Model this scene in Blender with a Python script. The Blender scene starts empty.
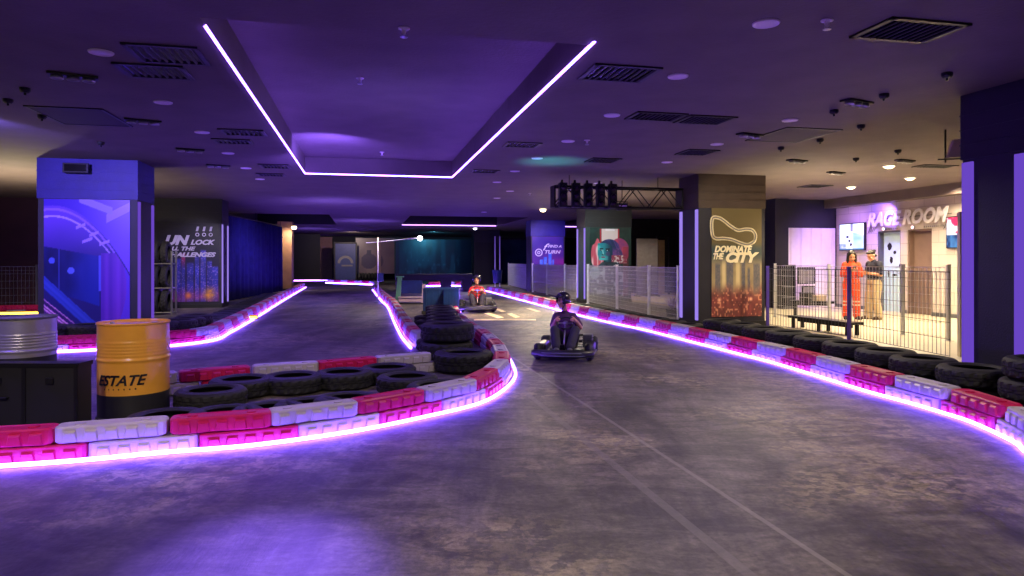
import bpy, bmesh, math, random
from mathutils import Vector, Matrix
random.seed(7)
SC = bpy.context.scene
COL = SC.collection
F, CX, HY, HC, HT = 683.0, 512.0, 261.0, 1.35, 3.14
TH = math.radians(12.2); CT, ST = math.cos(TH), math.sin(TH)
PI = math.pi

def G(px, py, z=0.0):
    d = F*(HC-z)/(py-HY)
    return Vector(((px-CX)*d/F, d, z))
def PD(px, d, z=0.0): return Vector(((px-CX)*d/F, d, z))
def A(u, v, z=0.0): return Vector((u*CT-v*ST, u*ST+v*CT, z))
def UV(p): return (p[0]*CT+p[1]*ST, -p[0]*ST+p[1]*CT)

ORD = ['zeroth','first','second','third','fourth','fifth','sixth','seventh','eighth','ninth','tenth','eleventh','twelfth','thirteenth','fourteenth','fifteenth','sixteenth','seventeenth','eighteenth','nineteenth']
TEN = {2:('twenty','twentieth'),3:('thirty','thirtieth'),4:('forty','fortieth'),5:('fifty','fiftieth')}
def nth(n):
    if n < 20: return ORD[n]
    t, o = divmod(n, 10)
    return TEN[t][1] if o == 0 else TEN[t][0]+'-'+ORD[o]

# ------------------------------------------------------------------ materials
def lin(c):
    def f(x):
        x /= 255.0
        return x/12.92 if x <= 0.04045 else ((x+0.055)/1.055)**2.4
    return tuple(f(x) for x in c)

def mat(name, rgb, rough=0.5, metal=0.0, var=0.12, scale=8.0, bump=0.0, bscale=60.0, spec=0.5, trans=0.0, coat=0.0):
    m = bpy.data.materials.new(name); m.use_nodes = True
    nt = m.node_tree; n = nt.nodes; l = nt.links
    b = n['Principled BSDF']
    b.inputs['Roughness'].default_value = rough
    b.inputs['Metallic'].default_value = metal
    b.inputs['Specular IOR Level'].default_value = spec
    if trans: b.inputs['Transmission Weight'].default_value = trans
    if coat: b.inputs['Coat Weight'].default_value = coat; b.inputs['Coat Roughness'].default_value = 0.15
    c = lin(rgb)
    tc = n.new('ShaderNodeTexCoord')
    no = n.new('ShaderNodeTexNoise'); no.inputs['Scale'].default_value = scale; no.inputs['Detail'].default_value = 4
    l.new(tc.outputs['Object'], no.inputs['Vector'])
    r = n.new('ShaderNodeValToRGB')
    r.color_ramp.elements[0].position = 0.3; r.color_ramp.elements[1].position = 0.7
    r.color_ramp.elements[0].color = tuple(x*(1-var) for x in c)+(1,)
    r.color_ramp.elements[1].color = tuple(min(1, x*(1+var)) for x in c)+(1,)
    l.new(no.outputs['Fac'], r.inputs['Fac']); l.new(r.outputs['Color'], b.inputs['Base Color'])
    if bump:
        n2 = n.new('ShaderNodeTexNoise'); n2.inputs['Scale'].default_value = bscale; n2.inputs['Detail'].default_value = 3
        l.new(tc.outputs['Object'], n2.inputs['Vector'])
        bp = n.new('ShaderNodeBump'); bp.inputs['Strength'].default_value = bump; bp.inputs['Distance'].default_value = 0.02
        l.new(n2.outputs['Fac'], bp.inputs['Height']); l.new(bp.outputs['Normal'], b.inputs['Normal'])
    return m

def emat(name, rgb_lin, strength):
    m = bpy.data.materials.new(name); m.use_nodes = True
    nt = m.node_tree; nt.nodes.clear()
    e = nt.nodes.new('ShaderNodeEmission'); o = nt.nodes.new('ShaderNodeOutputMaterial')
    e.inputs['Color'].default_value = tuple(rgb_lin)+(1,); e.inputs['Strength'].default_value = strength
    nt.links.new(e.outputs[0], o.inputs[0])
    return m

def artmat(name, rough=0.35, emit=0.0):
    m = bpy.data.materials.new(name); m.use_nodes = True
    n = m.node_tree.nodes; l = m.node_tree.links; b = n['Principled BSDF']
    a = n.new('ShaderNodeAttribute'); a.attribute_name = 'Print'
    l.new(a.outputs['Color'], b.inputs['Base Color']); b.inputs['Roughness'].default_value = rough
    if emit:
        l.new(a.outputs['Color'], b.inputs['Emission Color']); b.inputs['Emission Strength'].default_value = emit
    return m

# ------------------------------------------------------------------ mesh builder
class MB:
    def __init__(s): s.v = []; s.f = []; s.m = []; s.sm = []; s.cur = 0; s.smooth = False
    def add(s, vs, fs, M=None):
        o = len(s.v)
        s.v += [tuple(M @ Vector(p)) if M else tuple(p) for p in vs]
        for f in fs: s.f.append(tuple(i+o for i in f)); s.m.append(s.cur); s.sm.append(s.smooth)
        return s
    def box(s, c, d, M=None, bev=0.0):
        x, y, z = (k/2 for k in d)
        if bev <= 0:
            vs = [(c[0]+a*x, c[1]+b*y, c[2]+e*z) for a in (-1,1) for b in (-1,1) for e in (-1,1)]
            fs = [(0,1,3,2),(4,6,7,5),(0,4,5,1),(2,3,7,6),(0,2,6,4),(1,5,7,3)]
            return s.add(vs, fs, M)
        bm = bmesh.new(); bmesh.ops.create_cube(bm, size=1)
        for v in bm.verts: v.co = Vector((v.co.x*d[0], v.co.y*d[1], v.co.z*d[2]))
        bmesh.ops.bevel(bm, geom=bm.edges[:], offset=min(bev, min(d)*0.45), segments=2, profile=0.6, affect='EDGES')
        bm.verts.ensure_lookup_table()
        vs = [tuple(v.co+Vector(c)) for v in bm.verts]; fs = [tuple(v.index for v in f.verts) for f in bm.faces]
        bm.free(); return s.add(vs, fs, M)
    def prism(s, poly, h0, h1, axis='z', M=None):
        n = len(poly)
        def q(p, h):
            return {'z':(p[0],p[1],h), 'y':(p[0],h,p[1]), 'x':(h,p[0],p[1])}[axis]
        vs = [q(p,h0) for p in poly]+[q(p,h1) for p in poly]
        fs = [tuple(range(n-1,-1,-1)), tuple(range(n,2*n))]+[(i,(i+1)%n,(i+1)%n+n,i+n) for i in range(n)]
        if axis == 'y': fs = [tuple(reversed(f)) for f in fs]
        return s.add(vs, fs, M)
    def lathe(s, prof, n=32, M=None, close=False, mod=None):
        vs = []; fs = []; k = len(prof)
        for i in range(n):
            a = 2*PI*i/n
            for j, (r, z) in enumerate(prof):
                rr = r+(mod(i, j) if mod else 0)
                vs.append((rr*math.cos(a), rr*math.sin(a), z))
        for i in range(n):
            for j in range(k if close else k-1):
                b, c = (i+1)%n, (j+1)%k
                fs.append((i*k+j, b*k+j, b*k+c, i*k+c))
        return s.add(vs, fs, M)
    def tube(s, pts, r, n=8, closed=False, cap=True):
        pts = [Vector(p) for p in pts]; N = len(pts); rs = r if isinstance(r, (list,tuple)) else [r]*N
        vs = []; prev = None
        for i, p in enumerate(pts):
            t = (pts[(i+1)%N]-pts[i-1]) if closed else (pts[min(i+1,N-1)]-pts[max(i-1,0)])
            if t.length < 1e-9: t = Vector((0,0,1))
            t.normalize()
            ref = Vector((0,0,1)) if abs(t.z) < 0.9 else Vector((1,0,0))
            if prev is not None and abs(t.dot(prev)) < 0.95: ref = prev
            x = t.cross(ref).normalized(); y = x.cross(t).normalized(); prev = y
            for k in range(n):
                a = 2*PI*k/n; vs.append(p+x*math.cos(a)*rs[i]+y*math.sin(a)*rs[i])
        fs = []
        for i in range(N if closed else N-1):
            j = (i+1)%N
            for k in range(n): fs.append((i*n+k, i*n+(k+1)%n, j*n+(k+1)%n, j*n+k))
        if cap and not closed:
            fs.append(tuple(range(n-1,-1,-1))); fs.append(tuple((N-1)*n+k for k in range(n)))
        return s.add(vs, fs)
    def ball(s, c, r, n=14, k=9, M=None, tilt=None):
        rx, ry, rz = r if isinstance(r, (list,tuple)) else (r,r,r)
        vs = []; fs = []
        for j in range(k+1):
            t = PI*j/k
            for i in range(n):
                a = 2*PI*i/n
                q = Vector((rx*math.sin(t)*math.cos(a), ry*math.sin(t)*math.sin(a), rz*math.cos(t)))
                if tilt is not None: q = tilt @ q
                vs.append(q+Vector(c))
        for j in range(k):
            for i in range(n): fs.append((j*n+i, (j+1)*n+i, (j+1)*n+(i+1)%n, j*n+(i+1)%n))
        return s.add(vs, fs, M)
    def limb(s, pts, rs):
        pts = [Vector(p) for p in pts]
        for i in range(len(pts)): s.ball(pts[i], rs[i], 12, 8)
        for i in range(len(pts)-1): s.tube([pts[i], pts[i+1]], [rs[i], rs[i+1]], 12)
        return s
    def build(s, name, mats, parent=None, loc=(0,0,0), rz=0.0, bevel=0.0):
        me = bpy.data.meshes.new(name); me.from_pydata([tuple(v) for v in s.v], [], s.f)
        mats = mats if isinstance(mats, (list,tuple)) else [mats]
        for m in mats: me.materials.append(m)
        me.polygons.foreach_set('material_index', s.m); me.polygons.foreach_set('use_smooth', s.sm)
        me.update()
        bm = bmesh.new(); bm.from_mesh(me); bmesh.ops.recalc_face_normals(bm, faces=bm.faces[:]); bm.to_mesh(me); bm.free()
        return link(name, me, parent, loc, rz, bevel)

def link(name, me, parent=None, loc=(0,0,0), rz=0.0, bevel=0.0):
    o = bpy.data.objects.new(name, me); COL.objects.link(o)
    o.location = loc; o.rotation_euler = (0,0,rz)
    if parent: o.parent = parent
    if bevel:
        b = o.modifiers.new('Bevel', 'BEVEL'); b.width = bevel; b.segments = 2; b.limit_method = 'ANGLE'
    return o

def tag(o, label, cat, group=None, kind=None):
    o['label'] = label; o['category'] = cat
    if group: o['group'] = group
    if kind: o['kind'] = kind
    return o
def struct(o): o['kind'] = 'structure'; return o
def thing(name, label, cat, loc=(0,0,0), rz=0.0, group=None):
    o = bpy.data.objects.new(name, None); COL.objects.link(o)
    o.empty_display_size = 0.1; o.location = loc; o.rotation_euler = (0,0,rz)
    return tag(o, label, cat, group)
def dup(o, loc, rz, label, group=None, parent=None):
    c = o.copy(); COL.objects.link(c)
    if parent is None:
        c.location = loc; c.rotation_euler = (0,0,rz); c['label'] = label
        if group: c['group'] = group
    else: c.parent = parent
    for ch in list(o.children): dup(ch, None, None, None, None, c)
    return c
def Rz(a): return Matrix.Rotation(a, 4, 'Z')
def T(x, y, z): return Matrix.Translation((x,y,z))

def text(body, size, mats, parent, loc, rot=(PI/2,0,0), width=None, shear=0.0, extrude=0.004, offset=0.0, name='lettering', align='CENTER', bend=None, part=True):
    cu = bpy.data.curves.new('t', 'FONT'); cu.body = body; cu.size = size; cu.shear = shear
    cu.extrude = extrude; cu.offset = offset; cu.align_x = align; cu.align_y = 'BOTTOM_BASELINE'; cu.resolution_u = 3
    t = bpy.data.objects.new('t', cu); COL.objects.link(t)
    dg = bpy.context.evaluated_depsgraph_get(); dg.update()
    me = bpy.data.meshes.new_from_object(t.evaluated_get(dg))
    bpy.data.objects.remove(t); bpy.data.curves.remove(cu)
    if width:
        xs = [v.co.x for v in me.vertices]; w = max(xs)-min(xs)
        for v in me.vertices: v.co.x *= width/w
    if bend:
        R, a0 = bend
        for v in me.vertices:
            a = a0+v.co.x/R; r = R+0.003+v.co.z
            v.co = Vector((r*math.sin(a), -r*math.cos(a), v.co.y))
        rot = (0,0,0)
    me.materials.clear(); me.materials.append(mats)
    me.name = name
    o = bpy.data.objects.new(name, me); COL.objects.link(o)
    o.location = loc; o.rotation_euler = rot; o.parent = parent
    return o

def art(w, h, nx, ny, fn, name, m, parent, loc=(0,0,0), thick=0.012):
    """flat printed sheet, front facing -Y, base at z=0, centred on x"""
    vs = []; fs = []; cols = []
    for j in range(ny+1):
        for i in range(nx+1):
            s, t = i/nx, j/ny
            vs.append((w*(s-0.5), 0, h*t)); cols.append(lin([max(0,min(255,c)) for c in fn(s,t)])+(1,))
    for j in range(ny):
        for i in range(nx):
            a = j*(nx+1)+i; fs.append((a, a+1, a+nx+2, a+nx+1))
    k = len(vs)
    vs += [(-w/2,thick,0),(w/2,thick,0),(w/2,thick,h),(-w/2,thick,h)]
    cols += [(0.01,0.01,0.02,1)]*4
    fs += [(k+3,k+2,k+1,k), (0,k,k+1,nx), (nx,k+1,k+2,k-1), (k-1,k+2,k+3,ny*(nx+1)), (ny*(nx+1),k+3,k,0)]
    me = bpy.data.meshes.new(name); me.from_pydata(vs, [], fs)
    at = me.color_attributes.new('Print', 'FLOAT_COLOR', 'POINT')
    for i, c in enumerate(cols): at.data[i].color = c
    me.materials.append(m); me.update()
    return link(name, me, parent, loc)

def sst(a, b, x):
    t = max(0.0, min(1.0, (x-a)/(b-a))); return t*t*(3-2*t)
def mix(a, b, t): return tuple(x+(y-x)*t for x, y in zip(a, b))
def hsh(x, y=0): return (math.sin(x*127.1+y*311.7)*43758.5453) % 1.0
def vno(x, y):
    xi, yi = math.floor(x), math.floor(y); fx, fy = x-xi, y-yi
    fx = fx*fx*(3-2*fx); fy = fy*fy*(3-2*fy)
    a = hsh(xi,yi); b = hsh(xi+1,yi); c = hsh(xi,yi+1); d = hsh(xi+1,yi+1)
    return (a*(1-fx)+b*fx)*(1-fy)+(c*(1-fx)+d*fx)*fy

# palette
M = {}
M['red'] = mat('red moulded plastic', (178,12,76), 0.42, var=0.12, scale=5, bump=0.15)
M['white'] = mat('white moulded plastic', (172,163,172), 0.42, var=0.08, scale=5, bump=0.15)
M['tyre'] = mat('black tyre rubber', (17,17,20), 0.62, var=0.3, scale=9, bump=0.25)
M['tyre2'] = mat('worn dusty rubber', (25,24,27), 0.7, var=0.3, scale=9, bump=0.25)
M['black'] = mat('matt black paint', (20,20,23), 0.55, var=0.2)
M['black_metal'] = mat('black powder coated steel', (22,22,25), 0.4, 0.3, var=0.15)
M['plas'] = mat('black kart plastic', (24,22,28), 0.38, var=0.2, coat=0.2)
M['steel'] = mat('bare steel', (170,170,175), 0.3, 0.9, var=0.12)
M['galv'] = mat('galvanised wire', (206,206,212), 0.45, 0.25, var=0.1)
M['purplesteel'] = mat('violet painted steel', (90,70,170), 0.45, 0.1, var=0.1)
M['pillar'] = mat('dark navy boarded cladding', (30,28,42), 0.55, var=0.2, scale=3, bump=0.2)
M['bluewood'] = mat('blue-lit dark boards', (34,24,120), 0.5, var=0.2, scale=3, bump=0.2)  # blue of the pillar spots mixed into the board colour
M['yellow'] = mat('yellow drum enamel', (224,160,54), 0.3, var=0.08, scale=4, bump=0.05, coat=0.4)
M['silver'] = mat('silver grey drum enamel', (158,156,160), 0.34, 0.4, var=0.1, scale=4, bump=0.05)
M['led'] = emat('violet rope light', (0.17,0.066,1.0), 30.0)
M['ledc'] = emat('violet cove light', (0.24,0.095,1.0), 17.0)
M['ledfar'] = emat('violet light bar', (0.5,0.2,1.0), 3.0)
M['ledp'] = emat('violet lit pillar strip', (0.13,0.055,0.50), 0.58)
M['ledp2'] = emat('pale violet pillar strip', (0.30,0.20,0.75), 0.6)
M['amber'] = emat('amber glow lamp', (1.0,0.55,0.05), 4.0)
M['warm'] = emat('warm lamp lens', (1.0,0.74,0.4), 9.0)
M['cool'] = emat('cool white lamp', (0.9,0.88,1.0), 6.0)
M['disc'] = mat('white unlit lens', (235,225,232), 0.4, var=0.04)
M['dark'] = mat('dark lens', (10,10,12), 0.2)
M['ink'] = mat('black lettering paint', (14,12,14), 0.5)
M['wtext'] = mat('white lettering film', (235,232,240), 0.5, var=0.03)
M['ctext'] = mat('cream lettering film', (240,226,190), 0.5, var=0.03)
M['skin'] = mat('skin', (206,150,118), 0.5, var=0.06)
M['hair'] = mat('dark brown hair', (22,16,15), 0.45, var=0.3, scale=40)
M['orange'] = mat('orange coverall cloth', (226,78,34), 0.8, var=0.12, scale=12, bump=0.2)
M['reflect'] = mat('pale reflective tape', (235,200,180), 0.5)
M['navy'] = mat('dark navy cotton', (40,42,60), 0.85, var=0.15, bump=0.2)
M['khaki'] = mat('beige trouser cloth', (196,176,142), 0.85, var=0.1, bump=0.2)
M['redcloth'] = mat('red cotton', (190,36,40), 0.85, var=0.12, bump=0.2)
M['darkcloth'] = mat('charcoal cloth', (46,42,56), 0.85, var=0.15, bump=0.2)
M['purplecloth'] = mat('plum cloth', (84,48,92), 0.85, var=0.15, bump=0.2)
M['bluecloth'] = mat('blue denim', (60,70,150), 0.85, var=0.15, bump=0.2)
M['helmet'] = mat('glossy dark helmet shell', (36,30,54), 0.22, coat=0.6)
M['eye'] = mat('eye', (20,16,16), 0.2)
M['lips'] = mat('lips', (160,80,70), 0.5)
M['art'] = artmat('printed poster film')
M['screen'] = artmat('lit screen', 0.2, 0.55)
M['white_panel'] = mat('white ribbed panel', (236,228,236), 0.5, var=0.03)
M['greyboard'] = mat('grey board', (120,116,118), 0.6)
M['blueboard'] = mat('blue glossy board', (18,42,92), 0.3, var=0.25, scale=4)
M['green'] = mat('pale green painted timber', (92,160,104), 0.6)
M['cream'] = mat('cream painted timber', (200,180,165), 0.6)
M['grey'] = mat('grey metal', (96,96,104), 0.5, 0.3)
M['gtext'] = mat('greyed lettering film',(168,162,186),.5,var=.03)
M['wpost'] = mat('white painted post',(225,225,232),.45)
M['leaf'] = mat('pale violet leaves', (170,150,185), 0.6)
# ================================================================== THE ROOM
def floor_mat():
    m = bpy.data.materials.new('worn painted concrete'); m.use_nodes = True
    n = m.node_tree.nodes; l = m.node_tree.links; b = n['Principled BSDF']
    tc = n.new('ShaderNodeTexCoord')
    def mapping(rot, sc):
        k = n.new('ShaderNodeMapping'); k.inputs['Rotation'].default_value = (0,0,rot); k.inputs['Scale'].default_value = sc
        l.new(tc.outputs['Object'], k.inputs['Vector']); return k
    def noise(vec, s, d=6, r=0.6, dist=0.0):
        k = n.new('ShaderNodeTexNoise'); k.inputs['Scale'].default_value = s; k.inputs['Detail'].default_value = d
        k.inputs['Roughness'].default_value = r; k.inputs['Distortion'].default_value = dist
        l.new(vec.outputs[0], k.inputs['Vector']); return k
    def ramp(src, p0, p1, c0=(0,0,0), c1=(1,1,1)):
        k = n.new('ShaderNodeValToRGB'); e = k.color_ramp.elements
        e[0].position = p0; e[1].position = p1; e[0].color = c0+(1,); e[1].color = c1+(1,)
        l.new(src, k.inputs['Fac']); return k
    def mx(f, a, bb, mode='MIX'):
        k = n.new('ShaderNodeMix'); k.data_type = 'RGBA'; k.blend_type = mode
        if isinstance(f, float): k.inputs[0].default_value = f
        else: l.new(f, k.inputs[0])
        for i, q in ((6,a),(7,bb)):
            if isinstance(q, tuple): k.inputs[i].default_value = q+(1,)
            else: l.new(q, k.inputs[i])
        return k
    iso = mapping(0, (1,1,1)); along = mapping(TH*0-0.5, (1.0,0.28,1)); ax = mapping(-TH, (1,1,1))
    base = ramp(noise(iso, 0.5, 5).outputs['Fac'], 0.35, 0.65, (0.085,0.077,0.076), (0.19,0.172,0.158))
    streak = ramp(noise(along, 1.7, 8, 0.65, 0.6).outputs['Fac'], 0.36, 0.66, (0.42,0.40,0.42), (1.35,1.32,1.28))
    c = mx(1.0, base.outputs['Color'], streak.outputs['Color'], 'MULTIPLY')
    # darker rubbered bands and scraped pale patches
    rub = ramp(noise(mapping(-0.25, (0.9,0.16,1)), 1.0, 5, 0.55, 0.4).outputs['Fac'], 0.50, 0.68)
    c = mx(rub.outputs['Color'], c.outputs[2], (0.025,0.022,0.026))
    fine = ramp(noise(iso, 9.0, 8, 0.7, 0.3).outputs['Fac'], 0.47, 0.53)
    big = ramp(noise(iso, 0.55, 3, 0.5).outputs['Fac'], 0.49, 0.58)
    pm = mx(1.0, fine.outputs['Color'], big.outputs['Color'], 'MULTIPLY')
    c = mx(pm.outputs[2], c.outputs[2], (0.25,0.215,0.15))
    grit = ramp(noise(iso, 26.0, 6, 0.75).outputs['Fac'], 0.30, 0.72, (0.45,0.44,0.46), (1.5,1.46,1.40))
    c = mx(1.0, c.outputs[2], grit.outputs['Color'], 'MULTIPLY')
    blot = ramp(noise(mapping(0.9, (1,2.2,1)), 2.3, 7, 0.7, 0.8).outputs['Fac'], 0.40, 0.60, (0.50,0.48,0.48), (1.22,1.20,1.16))
    c = mx(1.0, c.outputs[2], blot.outputs['Color'], 'MULTIPLY')
    # cut joints in the slab, running with the hall
    sx = n.new('ShaderNodeSeparateXYZ'); l.new(ax.outputs[0], sx.inputs[0])
    def line(out, at, w):
        a = n.new('ShaderNodeMath'); a.operation = 'SUBTRACT'; l.new(out, a.inputs[0]); a.inputs[1].default_value = at
        k = n.new('ShaderNodeMath'); k.operation = 'ABSOLUTE'; l.new(a.outputs[0], k.inputs[0])
        q = n.new('ShaderNodeMath'); q.operation = 'LESS_THAN'; l.new(k.outputs[0], q.inputs[0]); q.inputs[1].default_value = w
        return q
    for at, w, cc in ((2.03,0.016,(0.26,0.24,0.22)), (1.62,0.03,(0.17,0.15,0.15)), (-2.2,0.012,(0.05,0.045,0.05)), (-6.3,0.012,(0.16,0.15,0.14))):
        q = line(sx.outputs['X'], at, w)
        k = n.new('ShaderNodeMath'); k.operation = 'MULTIPLY'; l.new(q.outputs[0], k.inputs[0]); k.inputs[1].default_value = 0.45
        c = mx(k.outputs[0], c.outputs[2], cc)
    for at in (4.6, 10.6, 16.6):
        q = line(sx.outputs['Y'], at, 0.012)
        k = n.new('ShaderNodeMath'); k.operation = 'MULTIPLY'; l.new(q.outputs[0], k.inputs[0]); k.inputs[1].default_value = 0.4
        c = mx(k.outputs[0], c.outputs[2], (0.04,0.035,0.04))
    l.new(c.outputs[2], b.inputs['Base Color'])
    rr = n.new('ShaderNodeMapRange'); rr.inputs[3].default_value = 0.34; rr.inputs[4].default_value = 0.74
    l.new(noise(along, 2.6, 7, 0.65).outputs['Fac'], rr.inputs[0]); l.new(rr.outputs[0], b.inputs['Roughness'])
    bp = n.new('ShaderNodeBump'); bp.inputs['Strength'].default_value = 0.35; bp.inputs['Distance'].default_value = 0.02
    l.new(noise(along, 7.0, 8, 0.7).outputs['Fac'], bp.inputs['Height']); l.new(bp.outputs['Normal'], b.inputs['Normal'])
    return m

def lit_floor_mat():
    return mat('light-paled concrete', (206,196,170), 0.45, var=0.1, scale=1.2, bump=0.08, bscale=14)

FL = floor_mat()
fm = MB(); fm.box((0,0,-0.1), (44,56,0.2), T(0,22,0) ); struct(fm.build('floor', FL))
# rage-room and visitor area: concrete paled beyond the fence to carry the warm downlight glow
pf = MB(); q = [A(6.95,5.0), A(18,5.0), A(18,17.6), A(8.4,17.6), A(8.4,14.2), A(7.15,14.2)]
q0 = [(5.98,9.0),(5.75,12.0),(5.36,14.35)]
poly = [(5.98,8.6),(6.5,7.2)]+[tuple(A(u,v)[:2]) for u,v in ((18,7),(18,17.6),(8.3,17.6))]+[(5.36,14.4),(5.75,12.0)]
pf.prism(poly, 0.0, 0.006); struct(pf.build('trim_1', lit_floor_mat()))
pf = MB(); pf.prism([tuple(A(u,v)[:2]) for u,v in ((8.9,17.7),(14,17.7),(14,27),(8.4,27))], 0.0, 0.006); struct(pf.build('trim_2', M['khaki']))

CEIL = mat('dark sprayed plaster ceiling', (104,92,90), 0.75, var=0.12, scale=2.0, bump=0.2, bscale=25)
RDARK = mat('shade-darkened recess', (16,15,20), 0.7)  # shade inside the far recesses put into their colour
RECS = [(-1.185,1.835,5.4,14.55,0.34,0), (1.78,6.6,27.3,34.2,0.5,1), (-5.0,-1.33,27.2,34.6,0.5,1), (9.0,12.0,27.3,34.2,0.5,1)]
U0, U1, V0, V1 = -15.0, 18.0, -3.0, 51.0
us = sorted({U0,U1}|{r[0] for r in RECS}|{r[1] for r in RECS}); vs_ = sorted({V0,V1}|{r[2] for r in RECS}|{r[3] for r in RECS})
cm = MB()
for i in range(len(us)-1):
    for j in range(len(vs_)-1):
        uc, vc = (us[i]+us[i+1])/2, (vs_[j]+vs_[j+1])/2
        if any(r[0] < uc < r[1] and r[2] < vc < r[3] for r in RECS): continue
        cm.add([A(us[i],vs_[j],HT), A(us[i+1],vs_[j],HT), A(us[i+1],vs_[j+1],HT), A(us[i],vs_[j+1],HT)], [(0,3,2,1)])
for (a,b_,c_,d_,h_,mi) in RECS:
    cm.cur = mi; z = HT+h_
    P4 = [(a,c_),(b_,c_),(b_,d_),(a,d_)]
    cm.add([A(x,y,HT) for x,y in P4]+[A(x,y,z) for x,y in P4], [(0,1,5,4),(1,2,6,5),(2,3,7,6),(3,0,4,7),(4,5,6,7)])
me = bpy.data.meshes.new('ceiling'); me.from_pydata([tuple(v) for v in cm.v], [], cm.f)
me.materials.append(CEIL); me.materials.append(RDARK); me.polygons.foreach_set('material_index', cm.m)
struct(link('ceiling', me))

WALLD = mat('dark painted wall', (40,34,46), 0.7, var=0.2, scale=2)
def wall(name, u0, v0, u1, v1, th=0.2, z0=0.0, z1=HT, m=WALLD):
    w = MB(); w.box(((u0+u1)/2, (v0+v1)/2, (z0+z1)/2), (abs(u1-u0)+ (th if u0==u1 else 0), abs(v1-v0)+(th if v0==v1 else 0), z1-z0))
    return struct(w.build(name, m, None, (0,0,0), TH))
wall('wall_back', U0, 51.1, U1, 51.1)
wall('wall_left', U0-0.1, V0, U0-0.1, 51)
wall('wall_front', U0, V0-0.1, U1, V0-0.1)
wall('wall_right_far', U1+0.1, V0, U1+0.1, 51)
MAROON = mat('dark maroon partition', (58,26,34), 0.7, var=0.2, scale=2)
wall('wall_left_partition', U0, 21.9, -5.95, 21.9, m=MAROON)
# visitor side wall parallel with the hall, two recessed doors
UW = 13.57
def tile_mat():
    m = bpy.data.materials.new('large pale wall tiles'); m.use_nodes = True
    n = m.node_tree.nodes; l = m.node_tree.links; b = n['Principled BSDF']
    tc = n.new('ShaderNodeTexCoord'); mp = n.new('ShaderNodeMapping'); mp.inputs['Rotation'].default_value = (PI/2, 0, PI/2)
    sx = n.new('ShaderNodeSeparateXYZ'); cb = n.new('ShaderNodeCombineXYZ')
    l.new(tc.outputs['Object'], sx.inputs[0]); l.new(sx.outputs['Y'], cb.inputs['X']); l.new(sx.outputs['Z'], cb.inputs['Y'])
    br = n.new('ShaderNodeTexBrick'); l.new(cb.outputs[0], br.inputs['Vector'])
    br.inputs['Scale'].default_value = 1.0; br.inputs['Brick Width'].default_value = 0.9; br.inputs['Row Height'].default_value = 0.3
    br.inputs['Mortar Size'].default_value = 0.008
    br.inputs['Color1'].default_value = lin((200,188,182))+(1,); br.inputs['Color2'].default_value = lin((190,178,172))+(1,); br.inputs['Mortar'].default_value = lin((168,156,150))+(1,)
    l.new(br.outputs['Color'], b.inputs['Base Color']); b.inputs['Roughness'].default_value = 0.45
    return m
TILE = tile_mat()
dz = 2.15; d1 = (15.16,15.98); d2 = (14.16,14.93)
w = MB()
for a, b_, z0, z1 in ((d1[1],17.62,0,HT),(d2[1],d1[0],0,HT),(8.0,d2[0],0,HT),(d1[0],d1[1],dz,HT),(d2[0],d2[1],dz,HT)):
    w.box((UW+0.16,(a+b_)/2,(z0+z1)/2), (0.32,b_-a,z1-z0))
struct(w.build('wall_right', TILE, None, (0,0,0), TH))
wall('wall_right_return', 11.9, 17.75, UW, 17.75, 0.2, m=M['black'])
w = MB(); w.box((11.7,17.75,HT/2),(0.42,0.5,HT)); struct(w.build('trim_3', M['black'], None, (0,0,0), TH))
w = MB(); w.box((UW-0.19,13.0,(2.89+HT)/2),(0.38,10,HT-2.89)); struct(w.build('trim_4', CEIL, None, (0,0,0), TH))
# white ribbed panel on the return wall
w = MB(); nrib = 14; x0, x1 = 11.92, 13.52
w.box(((x0+x1)/2,17.62,1.16),(x1-x0,0.04,2.30))
for i in range(5): w.box((x0+0.14+i*0.33,17.595,1.16),(0.02,0.02,2.28))
p = w.build('wall_panel', M['white_panel'], None, (0,0,0), TH)
tag(p, 'white ribbed wall panel left of the screen, behind the table', 'panel')
# doors
DG = mat('pale blue door film', (196,226,232), 0.4, var=0.05)
DB = mat('taupe timber door', (122,100,92), 0.5, var=0.1, scale=3)
for nm, (a, b_), mm in (('door_1', d1, DG), ('door_2', d2, DB)):
    r = bpy.data.objects.new(nm, None); COL.objects.link(r); r.location = A(UW+0.2,(a+b_)/2,0); r.rotation_euler = (0,0,TH); struct(r)
    k = MB(); k.box((0,0,dz/2),(0.05,b_-a-0.02,dz-0.02)); k.build('door_leaf', mm, r)
    k = MB(); W = b_-a
    k.box((-0.06,W/2-0.02,dz/2),(0.24,0.035,dz-.01)); k.box((-0.06,-W/2+0.02,dz/2),(0.24,0.035,dz-.01)); k.box((-0.06,0,dz-0.02),(0.24,W-.08,0.035))
    k.build('door_frame', M['grey'] if nm == 'door_1' else DB, r)
    k = MB(); k.box((-0.05,-W/2+0.09,1.0),(0.03,0.03,0.14),bev=.008); k.tube([(-0.06,-W/2+0.09,1.02),(-0.085,-W/2+0.09,1.02),(-0.085,-W/2+0.2,1.02)],0.009,8); k.build('door_handle', M['steel'], r)
    if nm == 'door_1':   # dark paint splashes
        k = MB()
        for (y, z, a1, a2) in ((0.16,1.74,0.08,0.10),(-0.02,1.58,.05,.05),(0.1,1.38,.05,.09),(0.2,1.02,.03,.09),(-.02,.98,.10,.03),(-.20,1.22,.03,.06),(-.24,.6,.03,.03)):
            pts = [(y+a1*math.cos(t*PI/8)*(0.8+0.35*hsh(t,y)), z+a2*math.sin(t*PI/8)*(0.8+.35*hsh(t,z))) for t in range(16)]
            k.prism(pts, -0.031, -0.026, 'x')
        k.build('paint_splash', M['ink'], r)
    else:
        k = MB()
        for z in (0.55,1.05,1.6): k.box((-0.028,0,z),(0.012,W-0.22,0.03))
        k.build('door_panel', DB, r)
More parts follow.
